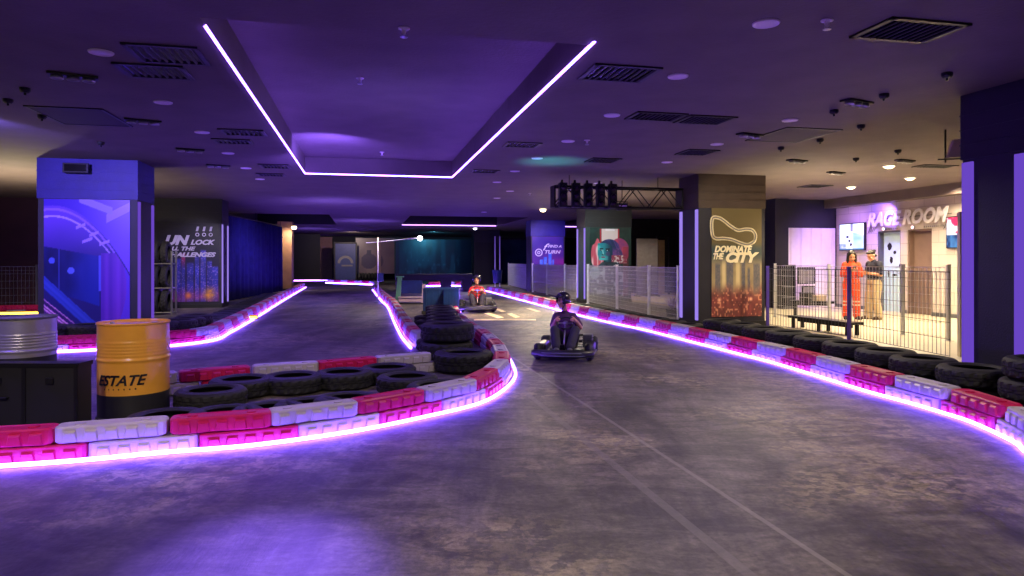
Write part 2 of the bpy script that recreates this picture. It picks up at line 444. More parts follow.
# skirting on the visitor wall
w = MB()
for a, b_ in ((d1[1],17.6),(d2[1],d1[0]),(8.0,d2[0])): w.box((UW-0.01,(a+b_)/2,0.05),(0.02,b_-a,0.1))
struct(w.build('baseboard_right', M['grey'], None, (0,0,0), TH))
# ================================================================== PILLARS, POSTERS
def pillar(corner, side, w, dep, label, clad, band=None, strips='left', capbox=None, sm='ledp', front_strip=False, sw=0.10):
    """corner: front corner nearest the lane ('left' = pillar stands right of the lane)"""
    u, v = UV(corner)
    cu = u+w/2 if side == 'left' else u-w/2
    o = thing('pillar', label, 'pillar', A(cu, v+dep/2), TH)
    o['kind'] = 'structure'
    k = MB(); k.box((0,0,1.22),(w,dep,2.44)); k.build('cladding', clad, o)
    k = MB(); k.box((0,0,2.79),(w+0.03,dep+0.03,0.70))
    for z in (2.6,2.76,2.92): k.box((0,0,z),(w+0.045,dep+0.045,0.012))
    k.build('head_boarding', band or clad, o)
    k = MB(); k.box((0,0,0.05),(w+0.04,dep+0.04,0.1)); k.build('plinth', M['black'], o)
    sx = -1 if side == 'left' else 1
    for y in (-dep/2+0.075, dep/2-0.075) if strips else ():
        k = MB(); k.box((sx*(w/2+0.012),y,1.27),(0.024,sw,2.28)); k.build('light_strip', M[sm], o)
    return o
def poster(w, h, z, corner, side, pw, fn, label, nx, ny, off=0.0, name='poster'):
    u, v = UV(corner); cu = u+pw/2 if side == 'left' else u-pw/2
    o = thing(name, label, 'poster', A(cu+off, v-0.014, z), TH)
    art(w, h, nx, ny, fn, 'print', M['art'], o)
    return o

# --- left pillar with the racing-car picture
PL1 = Vector((-6.68,12.17)); W1 = 1.57
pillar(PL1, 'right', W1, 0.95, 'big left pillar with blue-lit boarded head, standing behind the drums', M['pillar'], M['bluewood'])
def art_car(s, t):
    c = mix((34,30,104),(104,70,196),sst(0.35,0.95,t))
    n = vno(s*5,t*7)
    c = mix(c,(120,70,230),0.35*n*sst(.4,.9,t))
    arc = t-(0.93-0.55*(s-0.1)**2*1.2)                       # roof line sweeping down
    if -0.02 < arc < 0.0: c = (150,110,235)
    if -0.012 < arc+0.06 < 0.004: c = (190,160,245)
    if arc > 0.02:
        c = mix((70,40,190),(120,84,225),sst(.2,1,s))
        if abs((t-0.86)-0.35*(s-0.75)) < 0.035 and s > .72: c = (160,130,235)
        if abs((t-0.97)+0.25*(s-0.55)) < 0.03 and .4 < s < .8: c = (150,130,225)
    win = t < 0.63-0.12*s and t > 0.30-0.22*s and s < 0.64
    if win:
        c = mix((12,16,70),(20,40,140),sst(.1,.6,s)); c = mix(c,(40,50,150),vno(s*14,t*9)*.5)
        if abs(s-0.17) < 0.006: c = (60,70,170)
        if ((s-.31)**2+((t-.44)*1.5)**2) < .0016: c = (90,110,210)
        if ((s-.09)**2+((t-.52)*1.5)**2) < .0013: c = (80,100,210)
    if .635 < s < .66 and .28 < t < .56: c = (84,90,210)
    if s > .66 and t < .58-.0*s and arc < 0:
        c = mix((86,40,160),(120,60,190),vno(s*22,2)); 
        if s > .86+0.1*math.sin(t*5): c = (96,60,200)
    k = t-(0.40-0.62*s)
    if -0.10 < k < 0.0 and t < .42: c = mix((30,50,150),(60,80,190),vno(k*60,1))
    k = t-(0.22-0.55*s)
    if k < 0:
        c = mix((24,20,80),(90,40,120),vno(k*30,3))
        for q in (0.0,0.05,0.075):
            if abs(k+q) < 0.007: c = (220,150,220)
    for (a, b) in ((.42,.79),(.58,.73),(.5,.68),(.70,.66)):
        if abs(t-b-.25*(s-a)) < .012 and abs(s-a) < .055: c = (170,140,240)
    return c
poster(1.36,2.23,0.20,PL1,'right',W1,art_car,'purple poster of a racing car body on the big left pillar',110,160,-0.01)

# --- second left pillar: UNLOCK ALL THE CHALLENGES
PL2 = Vector((-8.42,19.8)); W2 = 1.9
pillar(PL2, 'right', W2, 0.95, 'left pillar beyond the tyre rack with two violet light strips', M['pillar'], M['black'], sm='ledp2')
def art_city(s, t):
    c = mix((30,24,60),(15,13,34),sst(.4,.9,t)); f2 = vno(s*9,t*10)
    for q, (a, w, h) in enumerate(((.10,.09,.40),(.22,.08,.46),(.33,.10,.55),(.42,.06,.62),(.53,.11,.50),(.64,.07,.58),(.74,.09,.66),(.84,.08,.52),(.93,.10,.45))):
        k = sst(w*.62,w*.38,abs(s-a))*sst(h+.015,h-.02,t)
        if k > 0:
            b = mix((40,44,160),(70,80,226),hsh(q,4)*.6+.4*vno(s*50,t*60))
            if q == 3: b = mix(b,(190,50,110),sst(.4,.55,t))
            if hsh(math.floor(s*70),math.floor(t*90)) > .84: b = mix(b,(190,150,250),.7)
            c = mix(c,b,k*(.45+.4*f2))
    g = sst(.26,.02,t)
    c = mix(c,(206,84,130),g*.45*vno(s*13,t*14)+.12*g)
    o = sst(.16,.0,math.hypot(s-.84,(t-.10)*1.2))
    c = mix(c,(255,176,46),o*(.5+.5*vno(s*28,t*36)))
    o = sst(.08,.0,math.hypot(s-.5,(t-.08)*1.2)); c = mix(c,(245,140,60),o*.8)
    return c
p = poster(1.66,2.25,0.18,PL2,'right',W2,art_city,'dark skyline poster lettered UNLOCK ALL THE CHALLENGES on the second left pillar',150,200,0.06)
text('UN',0.36,M['gtext'],p,(-0.34,-0.004,1.645),width=0.64,shear=0.3,offset=0.02)
text('LOCK',0.19,M['gtext'],p,(0.36,-0.004,1.645),width=0.66,shear=0.3,offset=0.008)
text('ALL THE',0.15,M['gtext'],p,(-0.22,-0.004,1.475),width=0.80,shear=0.3,offset=0.006)
text('CHALLENGES',0.17,M['gtext'],p,(0.03,-0.004,1.295),width=1.36,shear=0.3,offset=0.008)
k = MB()
for i in range(3):
    x = 0.24+i*0.18
    k.prism([(x-.04,2.03),(x+.02,2.03),(x+.05,2.16),(x-.01,2.16)],-0.008,-0.002,'y')
    ring = [(x+.055*math.cos(a*PI/8),1.93+.055*math.sin(a*PI/8)) for a in range(16)]
    inn = [(x+.032*math.cos(a*PI/8),1.93+.032*math.sin(a*PI/8)) for a in range(16)]
    for a in range(16):
        b = (a+1)%16; k.prism([inn[a],ring[a],ring[b],inn[b]],-0.008,-0.002,'y')
k.build('start_light_symbol', M['gtext'], p)

# --- right: DOMINATE THE CITY
PR1 = Vector((3.83,14.0)); W3 = 1.50
pillar(PR1, 'left', W3, 0.86, 'right pillar with the track-outline poster, end of the truss', M['pillar'], mat('dark brown boarded head',(58,44,38),.6,var=.2,scale=3), sm='ledp2')
def art_dom(s, t):
    n = vno(s*6,t*9)*.6+vno(s*17,t*25)*.4
    c = mix((118,104,72),(96,84,58),t)
    c = mix(c,(52,74,88),sst(.42,.52,t)*sst(.70,.60,t)*(.55+.45*n))
    if t < .62:
        wgt = sst(.60,.46,t)
        c = mix(c,mix((150,130,104),(204,184,140),n),wgt*.8)
        for a, w, h in ((.12,.10,.50),(.36,.13,.54),(.63,.07,.52),(.74,.05,.46),(.90,.13,.50)):
            k = sst(w*.62,w*.40,abs(s-a))*sst(h+.01,h-.03,t)*sst(.16,.30,t)
            d = mix((70,76,100),(110,106,116),vno(s*60,t*70)); c = mix(c,d,k*.75)
        for a, w in ((.24,.07),(.52,.08)):
            c = mix(c,(226,206,158),sst(w*.7,w*.3,abs(s-a))*sst(.56,.46,t)*sst(.2,.34,t)*.75)
    r = sst(.32,.16,t+.05*(vno(s*14,3)-.5))
    c = mix(c,mix((140,58,60),(84,36,46),vno(s*22,t*30)),r*.85)
    c = mix(c,(244,170,130),r*sst(.62,.85,vno(s*34+9,t*46))*.75)
    for a, b_ in ((.15,.155),(.78,.16)):
        c = mix(c,(255,190,150),sst(.06,.0,math.hypot(s-a,(t-b_)*2)))
    return c
p = poster(1.14,2.24,0.20,PR1,'left',W3,art_dom,'sepia city poster lettered DOMINATE THE CITY under a track outline',130,220,0.10)
def px_dom(x, y):   # poster picture reading -> local metres
    return ((x-738)*0.0207, 1.15-(y-261)*0.02064)
tr = [(711,219),(718,218),(724,221),(731,226),(739,230),(748,229),(755,230),(758.5,235),(757,241),(750,244.5),(742,243),(732,239.5),(723,238.5),(715,238.5),(711,234)]
trk = [px_dom(*q) for q in tr]
k = MB()
def smooth_closed(P, n=6):
    out = []; N = len(P)
    for i in range(N):
        p0,p1,p2,p3 = (Vector(P[(i+j-1)%N]) for j in range(4))
        for q in range(n):
            t = q/n; out.append(0.5*((2*p1)+(p2-p0)*t+(2*p0-5*p1+4*p2-p3)*t*t+(3*p1-p0-3*p2+p3)*t**3))
    return out
def ribbon(k, P, w, y0, y1, closed=True):
    N = len(P)
    for i in range(N if closed else N-1):
        a, b = P[i], P[(i+1)%N]; nn = Vector((-(b-a).y,(b-a).x)); 
        if nn.length < 1e-6: continue
        nn = nn.normalized()*w/2
        ext = (b-a).normalized()*w*0.2
        k.prism([tuple(a-nn-ext),tuple(b-nn+ext),tuple(b+nn+ext),tuple(a+nn-ext)],y0,y1,'y')
sc_ = smooth_closed(trk)
ribbon(k, sc_, 0.075, -0.006, -0.001); k.build('track_outline', M['ctext'], p)
k = MB(); ribbon(k, sc_, 0.022, -0.009, -0.004); k.build('track_centre_line', M['greyboard'], p)
text('DOMINATE',0.18,M['ctext'],p,(-0.10,-0.004,1.335),width=0.86,shear=0.3,offset=0.008)
text('THE',0.17,M['ctext'],p,(-0.44,-0.004,1.19),width=0.24,shear=0.3,offset=0.008)
text('CITY',0.27,M['ctext'],p,(0.06,-0.004,1.13),width=0.76,shear=0.3,offset=0.016)

# --- portrait pillar
PR2 = Vector((2.36,21.9)); W4 = 1.55
pillar(PR2, 'left', W4, 0.9, 'pillar with the painted portrait, behind the pale mesh fence', mat('dark green cladding',(28,54,48),.55,var=.15), M['black'], sm='ledp2')
def art_face(s, t):
    n = vno(s*14,t*20); n2 = vno(s*34,t*50)
    def el(cx, cy, rx, ry): return ((s-cx)/rx)**2+((t-cy)/ry)**2
    c = mix((24,60,54),(18,42,42),n)
    if .30 < s < .72 and .80 < t < .985: c = (214,196,190)
    if (.26 < s < .30 or .72 < s < .76) and .76 < t < .985: c = (170,40,56)
    if .40 < s < .64 and .955 < t < .985: c = (230,220,220)
    c = mix(c, mix((200,64,92),(130,60,120),n), sst(1.06,.92,el(.76,.66,.26,.19)))                 # red cloud on the right
    w = el(.20,.60,.17,.22+.03*math.sin(s*40)); c = mix(c, mix((206,84,104),(240,208,206),sst(.35,.75,vno(s*30,t*6))), sst(1.05,.9,w))  # pale locks on the left
    hair = el(.50,.70,.27,.135); c = mix(c, mix((34,52,92),(84,60,128),sst(.3,.8,vno(s*40+t*30,t*8))), sst(1.04,.94,hair))
    if el(.72,.60,.13,.10) < 1: c = mix((120,70,140),(60,50,100),n2)
    neck = abs(s-(.50+.1*(.52-t))) < .10 and .46 < t < .58
    if neck: c = mix((18,84,100),(12,44,62),sst(.44,.58,s))
    # face turned to the left: brow, cheek and tapering chin
    wl_ = .185-.35*max(0,.62-t); wr_ = .20-.8*max(0,.60-t)
    fx = .385+.25*max(0,.60-t)*.2
    inside = .525 < t < .775 and -max(.04,wl_) < s-fx < max(.05,wr_)*sst(.79,.72,t)
    if inside:
        c = mix((34,140,152),(14,58,80),sst(fx-.05,fx+.18,s)); c = mix(c,(92,206,204),.75*sst(.55,.85,vno(s*9+2,t*14)))
        if abs(t-.694+.02*(s-.3)) < .007 and (.25 < s < .345 or .40 < s < .52): c = (8,22,34)
        if el(.30,.672,.045,.011) < 1 or el(.455,.670,.055,.012) < 1: c = (10,26,38)
        if el(.295,.672,.012,.006) < 1 or el(.45,.67,.013,.006) < 1: c = (190,230,228)
        if abs(s-(.345-.25*(t-.62))) < .012 and .605 < t < .68: c = (150,226,220)
        if el(.335,.604,.035,.008) < 1: c = (12,50,64)
        if el(.345,.570,.055,.011) < 1: c = (130,52,84)
        if el(.47,.62,.06,.03) < 1: c = mix(c,(120,60,110),.5)
    if .48 < t < .60 and s > .56 and el(.7,.5,.26,.13) < 1: c = (214,190,186) if n2 > .55 else (150,60,84)
    if t < .50:
        sh = el(.52,.14,.46,.40)
        if sh < 1: c = mix((28,44,54),(70,96,106),n); c = mix(c,(196,210,210),.9*sst(.68,.8,vno(s*14+3,t*18)))
        if el(.13,.34,.13,.09) < 1: c = mix((170,196,190),(110,140,140),n)
    if s > .86 and t < .72: c = mix(c,(150,40,60),.5)
    return c
poster(1.32,2.2,0.22,PR2,'left',W4,art_face,'poster of a teal-faced woman with red hair, behind the mesh fence',160,260,0.02)

# --- third right pillar with neon poster
PR3 = Vector((0.83,29.8)); W5 = 1.53
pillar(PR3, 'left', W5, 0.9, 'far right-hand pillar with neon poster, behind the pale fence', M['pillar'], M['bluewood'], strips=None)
def art_neon(s, t):
    c = mix((96,60,150),(52,44,130),sst(.4,.9,t)); c = mix(c,(150,70,170),.5*vno(s*4,t*5))
    if s > .6 and t < .72: c = mix(c,(220,50,150),.6*vno(s*6,t*8))
    for a,b,h in ((.24,.34,.55),(.36,.46,.6),(.52,.62,.68),(.64,.7,.55)):
        if a < s < b and .40 < t < h: c = mix((60,120,240),(140,180,250),vno(s*30,t*40))
    return c
p = poster(1.42,2.2,0.22,PR3,'left',W5,art_neon,'violet neon poster with a wheel and script lettering on the far pillar',40,60,0.0)
text('f',0.42,M['wtext'],p,(-0.2,-0.004,1.60),width=0.30,shear=0.5,offset=0.004)
text('FIND A',0.16,M['wtext'],p,(0.30,-0.004,1.72),width=0.62,shear=0.25,offset=0.004)
text('TURN',0.2,M['wtext'],p,(0.18,-0.004,1.46),width=0.72,shear=0.25,offset=0.006)
k = MB()
for r0, r1 in ((.13,.17),(.04,.07)):
    for a in range(20):
        b = a+1; c0 = (-.42,1.5)
        pt = lambda r, q: (c0[0]+r*math.cos(q*PI/10), c0[1]+r*math.sin(q*PI/10))
        k.prism([pt(r0,a),pt(r1,a),pt(r1,b),pt(r0,b)],-0.008,-0.002,'y')
k.build('wheel_symbol', M['wtext'], p)

# --- near right pillar
PR0 = Vector((5.045,6.66))
pillar(PR0, 'left', 1.6, 0.76, 'near right pillar, dark navy with broad violet strips, behind the tyres', M['pillar'], M['pillar'], sw=0.13)
# far pillars along the two rows
pillar(Vector((-2.2,39.6)), 'left', 1.5, 0.9, 'farthest right-row pillar, dark, behind the red-shirted driver', M['black'], M['pillar'], strips=None)
pillar(Vector((-10.0,31.0)), 'right', 0.60, 0.9, 'narrow brown pillar under the warm lamp at the curtain end', mat('brown timber cladding',(150,112,84),.6,var=.2,scale=3), strips=None)
# ================================================================== KERBS, ROPE LIGHTS, TYRES, DRUMS
class Path:
    def __init__(s, pts, n=10):
        P = [Vector((p[0],p[1],0)) for p in pts]; out = []
        for i in range(len(P)-1):
            p0 = P[max(i-1,0)]; p1 = P[i]; p2 = P[i+1]; p3 = P[min(i+2,len(P)-1)]
            for q in range(n):
                t = q/n; out.append(0.5*((2*p1)+(p2-p0)*t+(2*p0-5*p1+4*p2-p3)*t*t+(3*p1-p0-3*p2+p3)*t**3))
        out.append(P[-1]); s.p = out; s.c = [0.0]
        for a, b in zip(out, out[1:]): s.c.append(s.c[-1]+(b-a).length)
        s.len = s.c[-1]
    def at(s, d):
        if d <= 0: return s.p[0]+(s.p[1]-s.p[0]).normalized()*d
        if d >= s.len: return s.p[-1]+(s.p[-1]-s.p[-2]).normalized()*(d-s.len)
        import bisect
        i = min(bisect.bisect_right(s.c, d)-1, len(s.p)-2); t = (d-s.c[i])/max(1e-9, s.c[i+1]-s.c[i])
        return s.p[i].lerp(s.p[i+1], t)
    def nrm(s, d, side):
        t = (s.at(d+0.15)-s.at(d-0.15)).normalized(); return Vector((-t.y, t.x, 0))*side
HB, WB, LB = 0.118, 0.21, 0.70
def block_mesh(m):
    k = MB(); L = LB-0.014; H = HB-0.004
    # rounded body, deep fork pockets between raised pads on both long faces
    n = 6; c = 0.05; pl = []
    for (cx, cy, a0) in ((L/2-c,WB/2-.015-c,0),(-L/2+c,WB/2-.015-c,PI/2),(-L/2+c,-WB/2+.015+c,PI),(L/2-c,-WB/2+.015+c,1.5*PI)):
        for i in range(4): a = a0+i*PI/6; pl.append((cx+c*math.cos(a), cy+c*math.sin(a)))
    e = 0.012
    def ring(s, z): return [(x*(1-s*2/L), y*(1-s*2/WB), z) for x, y in pl]
    rings = [ring(e,0), ring(0,e), ring(0,H-e), ring(e*.9,H-.002), ring(e*2.2,H), ring(e*3.4,H-.006)]
    N = len(pl); vs = [p for r in rings for p in r]; fs = []
    for j in range(len(rings)-1):
        for i in range(N): fs.append((j*N+i, j*N+(i+1)%N, (j+1)*N+(i+1)%N, (j+1)*N+i))
    fs.append(tuple(range(N-1,-1,-1))); fs.append(tuple((len(rings)-1)*N+i for i in range(N)))
    k.add(vs, fs)
    for sy in (-1, 1):
        for i in range(5):
            x = (i-2)*0.123; y0 = sy*(WB/2-.016); y1 = sy*(WB/2+.003)
            b = [(x-.046,.008),(x+.046,.008),(x+.037,.086),(x-.037,.086)]
            f = [(x-.041,.012),(x+.041,.012),(x+.030,.070),(x-.030,.070)]
            v = [(px,y0,pz) for px,pz in b]+[(px,y1,pz) for px,pz in f]
            k.add(v, [(0,1,5,4),(1,2,6,5),(2,3,7,6),(3,0,4,7),(4,5,6,7)])
    for x in (-.2, .2):                                      # pegs and sockets on the top
        k.lathe([(0.035,H-.008),(0.035,H+.003),(0.02,H+.004),(0.0,H+.004)],14,T(x,0,0))
    return k, m
_bm = {}
def block(colour, loc, rz, label, group):
    if colour not in _bm:
        k, m = block_mesh(M[colour]); o = k.build('barrier_block', m); _bm[colour] = o.data
    else:
        o = bpy.data.objects.new('barrier_block', _bm[colour]); COL.objects.link(o)
    o.location = loc; o.rotation_euler = (0,0,rz)
    return tag(o, label, 'barrier', group)
CN = {'red':'red','white':'white'}
def kerb(path, side, first, where, end, group, s0=0.0, s1=None, shift=0.0, off=0.05, L=LB):
    s1 = path.len if s1 is None else s1
    for course in (0, 1):
        nm = ('lower','upper')[course]; i = 0; s = s0+(shift if course == 0 else 0); cnt = {'red':0,'white':0}
        while s+L*0.6 < s1:
            a, b = path.at(s), path.at(s+L); mid = (a+b)/2; ang = math.atan2((b-a).y,(b-a).x)
            c = first if i % 2 == 0 else ('white' if first == 'red' else 'red')
            nn = Vector((-math.sin(ang), math.cos(ang), 0))*side
            chord = path.at(s+L/2); bulge = max(0.0, -(chord-mid).dot(nn))*0.5
            j = 0.012*(hsh(i*3.1+course, s0+11)-.5)
            p = mid+nn*(off+WB/2-bulge+j+(0.006 if course else 0)); cnt[c] += 1
            block(c, (p.x,p.y,course*HB), ang+0.03*(hsh(i*1.7,course+5)-.5),
                  '%s %s block of %s, %s %s from %s' % (nm, CN[c], where, nth(cnt[c]), CN[c], end), group)
            s += L; i += 1
def rope(path, s0, s1, label, r=0.02, m=None, z=0.02, name='rope_light'):
    n = max(4, int((s1-s0)/0.12)); k = MB(); k.smooth = True
    k.tube([path.at(s0+(s1-s0)*i/n)+Vector((0,0,z)) for i in range(n+1)], r, 8)
    return tag(k.build(name, m or M['led']), label, 'rope light')

front_px = [(-70,473),(0,469),(82.5,463),(165,455),(256,447.5),(357,433),(429,418),(471,408),(493,399),(510,386),(515.5,376.7),(514,369),(509,359.5),(499,349),(488,341),(478,335),(470,328),(464,322)]
P_front = Path([G(*p) for p in front_px])
P_mid = Path([G(*p) for p in [(464,322),(461,316),(459.5,308),(458.5,299),(458,290)]])
P_right = Path([(2.9,3.3),(3.35,4.2)]+[G(*p) for p in [(1024,453),(1013,444),(973,425),(943,415),(908,404.5),(868,393.5),(825,380),(796,371),(768,362.7),(740,355.5),(690,342.5),(645,331),(612.5,324),(585,317.5),(552,309),(515,299),(485,291)]])
P_left = Path([G(*p) for p in [(-60,356),(0,354.5),(61,352.7),(97,351),(130,349.5),(172,346.7),(214.5,341),(231,333),(254,319.7),(285,300),(306,287.5)]])
P_isle = Path([G(*p) for p in [(411,349),(401.7,337.8),(394,322.5),(387.5,307.5),(380,300),(372.5,290)]])
P_farA = Path([G(*p) for p in [(294,281),(328,280.6)]], 4)
P_farB = Path([G(*p) for p in [(326,283.2),(372,285)]], 4)
P_farC = Path([G(*p) for p in [(424,286.5),(460,286.3),(484,290.5)]], 6)
P_tr = Path([PD(100,6.45),PD(172,6.83),PD(250,7.24),PD(320,7.53),PD(375,7.9),PD(440,8.35)])

rope(P_front, 0, P_front.len, 'violet rope light along the foot of the island kerb in the foreground', 0.015)
rope(P_mid, 0, P_mid.len, 'violet rope light running away beside the far driver, left of the right-hand lane', 0.02)
rope(P_right, 0, P_right.len, 'violet rope light along the foot of the right-hand kerb', 0.015)
rope(P_left, 0, P_left.len, 'violet rope light along the foot of the far-left kerb behind the drums', 0.018)
rope(P_isle, 0, P_isle.len, 'violet rope light on the left lane side of the centre island', 0.018)
rope(P_farA, 0, P_farA.len, 'violet rope light at the far end of the left lane, left half', 0.035)
rope(P_farB, 0, P_farB.len, 'violet rope light at the far end of the left lane, right half', 0.035)
rope(P_farC, 0, P_farC.len, 'violet rope light at the far end of the right lane', 0.03)

# s where the upper course of the foreground kerb should start so that a white block begins at x = 48
def s_at_px(path, px):
    best = min(range(len(path.p)), key=lambda i: abs((CX+F*path.p[i].x/max(.2,path.p[i].y))-px) if path.p[i].y > 0 else 9e9)
    return path.c[best]
sw = s_at_px(P_front, 46)
kerb(P_front, 1, 'red', 'the foreground island kerb', 'the left', 'island kerb blocks', s0=sw-LB, s1=P_front.len, shift=0.20)
kerb(P_mid, 1, 'red', 'the low kerb before the blue crates', 'near end', 'mid island kerb blocks', s0=0, s1=3.6)
kerb(P_right, -1, 'red', 'the right-hand kerb', 'near end', 'right-hand kerb blocks', s0=s_at_px(P_right, 993)%(2*LB)-0.0, shift=0.12)
kerb(P_left, 1, 'red', 'the far-left kerb', 'left end', 'far-left kerb blocks', shift=0.2)
kerb(P_isle, -1, 'white', 'the island kerb by the left lane', 'near end', 'left lane island kerb blocks', shift=0.15)
kerb(P_farA, 1, 'red', 'the back kerb behind the left lane', 'left end', 'back kerb blocks', L=LB)
kerb(P_farB, 1, 'white', 'the back kerb closing the left lane', 'left end', 'closing kerb blocks', L=LB)
kerb(P_farC, 1, 'red', 'the back kerb closing the right lane', 'left end', 'right lane back kerb blocks', s0=0.3, s1=3.0)
kerb(P_tr, 1, 'white', 'the kerb crossing behind the island tyres', 'left end', 'crossing kerb blocks', s0=s_at_px(P_tr,178)-LB, shift=0.2, off=0.0)

# ---------------------------------------------------------------- tyres
_ty = {}
def tyre_mesh(R, W, r):
    k = MB(); k.smooth = False
    pr = [(r,W*.12),(r+.02,W*.03),(r+.35*(R-r),0.0),(R-.03,W*.06),(R-.008,W*.16),(R,W*.24),(R-.0,W*.40),(R-.014,W*.41),(R-.014,W*.45),(R,W*.46),(R,W*.54),(R-.014,W*.55),(R-.014,W*.59),(R,W*.60),(R,W*.76),(R-.008,W*.84),(R-.03,W*.94),(r+.35*(R-r),W),(r+.02,W*.97),(r,W*.88),(r+.012,W*.8),(R-.05,W*.75),(R-.045,W*.25),(r+.012,W*.2)]
    def mod(i, j):
        if j in (5,6) : return -0.012 if i % 3 == 0 else 0
        if j in (13,14): return -0.012 if i % 3 == 1 else 0
        if j in (9,10): return -0.012 if i % 3 == 2 else 0
        return 0
    k.lathe(pr, 60, None, True, mod); return k
TW = 0.182
def tyre(kind, loc, label, group, rz=None, m='tyre', tilt=None):
    if (kind,m) not in _ty:
        R, W, r = {'car':(0.315,TW,0.19),'big':(0.37,0.25,0.21),'kart':(0.30,0.17,0.18)}[kind]
        o = tyre_mesh(R, W, r).build('tyre', M[m]); _ty[(kind,m)] = o.data
    else:
        o = bpy.data.objects.new('tyre', _ty[(kind,m)]); COL.objects.link(o)
    o.location = loc; o.rotation_euler = tilt if tilt else (0,0,rz if rz is not None else random.uniform(0,6))
    return tag(o, label, 'tyre', group)

# behind the right-hand kerb
s = 1.3; i = 0; Ls = P_right.len; capspots = []
while s < Ls-9:
    d = P_right.at(s); nn = P_right.nrm(s, -1); p = d+nn*(0.035+WB+0.045+0.325+0.02*hsh(i,4)); i += 1
    two = d.y < 11.5
    if two:
        tyre('car',(p.x,p.y,0),'bottom black tyre of the %s stack behind the right-hand kerb from near' % nth(i),'tyres behind the right-hand kerb')
        q = p+Vector((0.03*(hsh(i,8)-.5),0.03*(hsh(i,9)-.5),0))
        if 4.6 < p.y < 6.5 and p.x/p.y > .715: capspots.append(((q.x+.02,q.y-.02,2*TW),i))
        if hsh(i,1) > -1: tyre('car',(q.x,q.y,TW),'top black tyre of the %s stack behind the right-hand kerb from near' % nth(i),'tyres behind the right-hand kerb',m='tyre2')
    else:
        tyre('car',(p.x,p.y,0),'single black tyre behind the right-hand kerb, %s place from near end' % nth(i),'tyres behind the right-hand kerb')
    s += 0.645 if d.y < 18 else 0.70
# third tyres on the nearest stacks
for c_, w_ in capspots:
    tyre('car',c_,'third black tyre capping the %s stack behind the right-hand kerb from near' % nth(w_),'tyres behind the right-hand kerb')

# inside the island: row in front of the crossing kerb
for i, (x, dd, kd) in enumerate([(242,6.98,'car'),(293,7.18,'car'),(344,7.42,'car'),(388,7.75,'car')]):
    p = PD(x, dd-0.10)
    tyre(kd,(p.x,p.y,0),'black tyre against the crossing kerb, %s from the yellow drum' % nth(i+1),'tyres against the crossing kerb')
for i, (x, dd, w_) in enumerate([(211,6.30,'scuffed black tyre lying just right of the yellow drum'),(407,7.05,'black tyre in the second row right of the crossing kerb tyres'),(439,6.55,'black tyre lying behind the white and red bend blocks of the island')]):
    p = PD(x, dd); tyre('car',(p.x,p.y,0),w_,'loose island tyres',m='tyre2')
for i, x in enumerate((158,222,286,340,392)):
    s = s_at_px(P_front, x); p = P_front.at(s)+P_front.nrm(s,1)*(0.035+WB+.045+.325)
    tyre('kart',(p.x,p.y,0),'flat black tyre tucked behind the foreground kerb, %s from the left' % nth(i+1),'tyres tucked behind the foreground kerb')
# bend stack and the line of stacks running away up the island
bend = PD(463.5, 8.42)
tyre('big',(bend.x,bend.y,0),'large black tyre at the island bend in front of the tyre stacks, lower one','tyre pair at the island bend')
prev = None
for i in range(9):
    dd = 9.45+i*0.72; x = 446-(i*0.9)
    p = PD(x, dd)
    for z in range(2 if i != 0 else 3 if False else 2):
        tyre('big' if i < 1 else 'car',(p.x+.02*z,p.y,z*(0.25 if i < 1 else TW)),'black tyre, %s of the %s stack up the island from the bend' % (('bottom','top')[z],nth(i+1)),'island tyre stacks',m='tyre' if (i+z)%2 else 'tyre2')
for i in range(5):
    p = PD(437-i*2.0, 10.3+i*1.1)
    tyre('car',(p.x,p.y,0),'black tyre beside the left-lane island kerb, %s from the near end' % nth(i+1),'tyres beside the left-lane island kerb')

# behind the far-left kerb
s = 0.5; i = 0
while s < P_left.len-10:
    p = P_left.at(s); nn = P_left.nrm(s,1); q = p+nn*(.035+WB+.05+.325); i += 1
    if not any((q-c).length < 0.60 for c in [Vector((0,0,0))]):
        n_ = 2 if q.y < 13.0 else 1
        for z in range(n_):
            tyre('car',(q.x,q.y,z*TW),'black tyre behind the far-left kerb, %s %s from the left end' % (nth(i),('place' if n_ == 1 else 'stack bottom tyre' if z == 0 else 'stack top tyre')),'tyres behind the far-left kerb')
    s += 0.66
# tyre rack between the left pillars
rk = thing('tyre_rack','steel tyre rack of three tiers between the two big left pillars','rack',A(-5.63,18.7,0),TH)
for x in (-.92,.92):
    for y in (-.2,.2):
        k = MB(); k.box((x,y,.80),(.04,.04,1.60)); k.build('upright',M['steel'],rk)
TZ = (0.06,0.67,1.28)
for z in TZ:
    k = MB(); k.tube([(-.92,-.15,z),(.92,-.15,z)],.018,8); k.tube([(-.92,.15,z),(.92,.15,z)],.018,8); k.build('rail',M['steel'],rk)
    k = MB(); k.box((-.92,0,z),(.03,.4,.03)); k.box((.92,0,z),(.03,.4,.03)); k.build('cross_bar',M['steel'],rk)
for t_, z in enumerate(TZ):
    for i in range(8):
        x = -.77+i*.215
        p = A(-5.63+x-.085, 18.7, z+0.272)
        tyre('kart',p,'black tyre standing on the %s tier of the rack, %s from the right' % (('lowest','middle','top')[t_],nth(8-i)),'tyres on the rack',m='tyre2',tilt=(0,PI/2,TH))

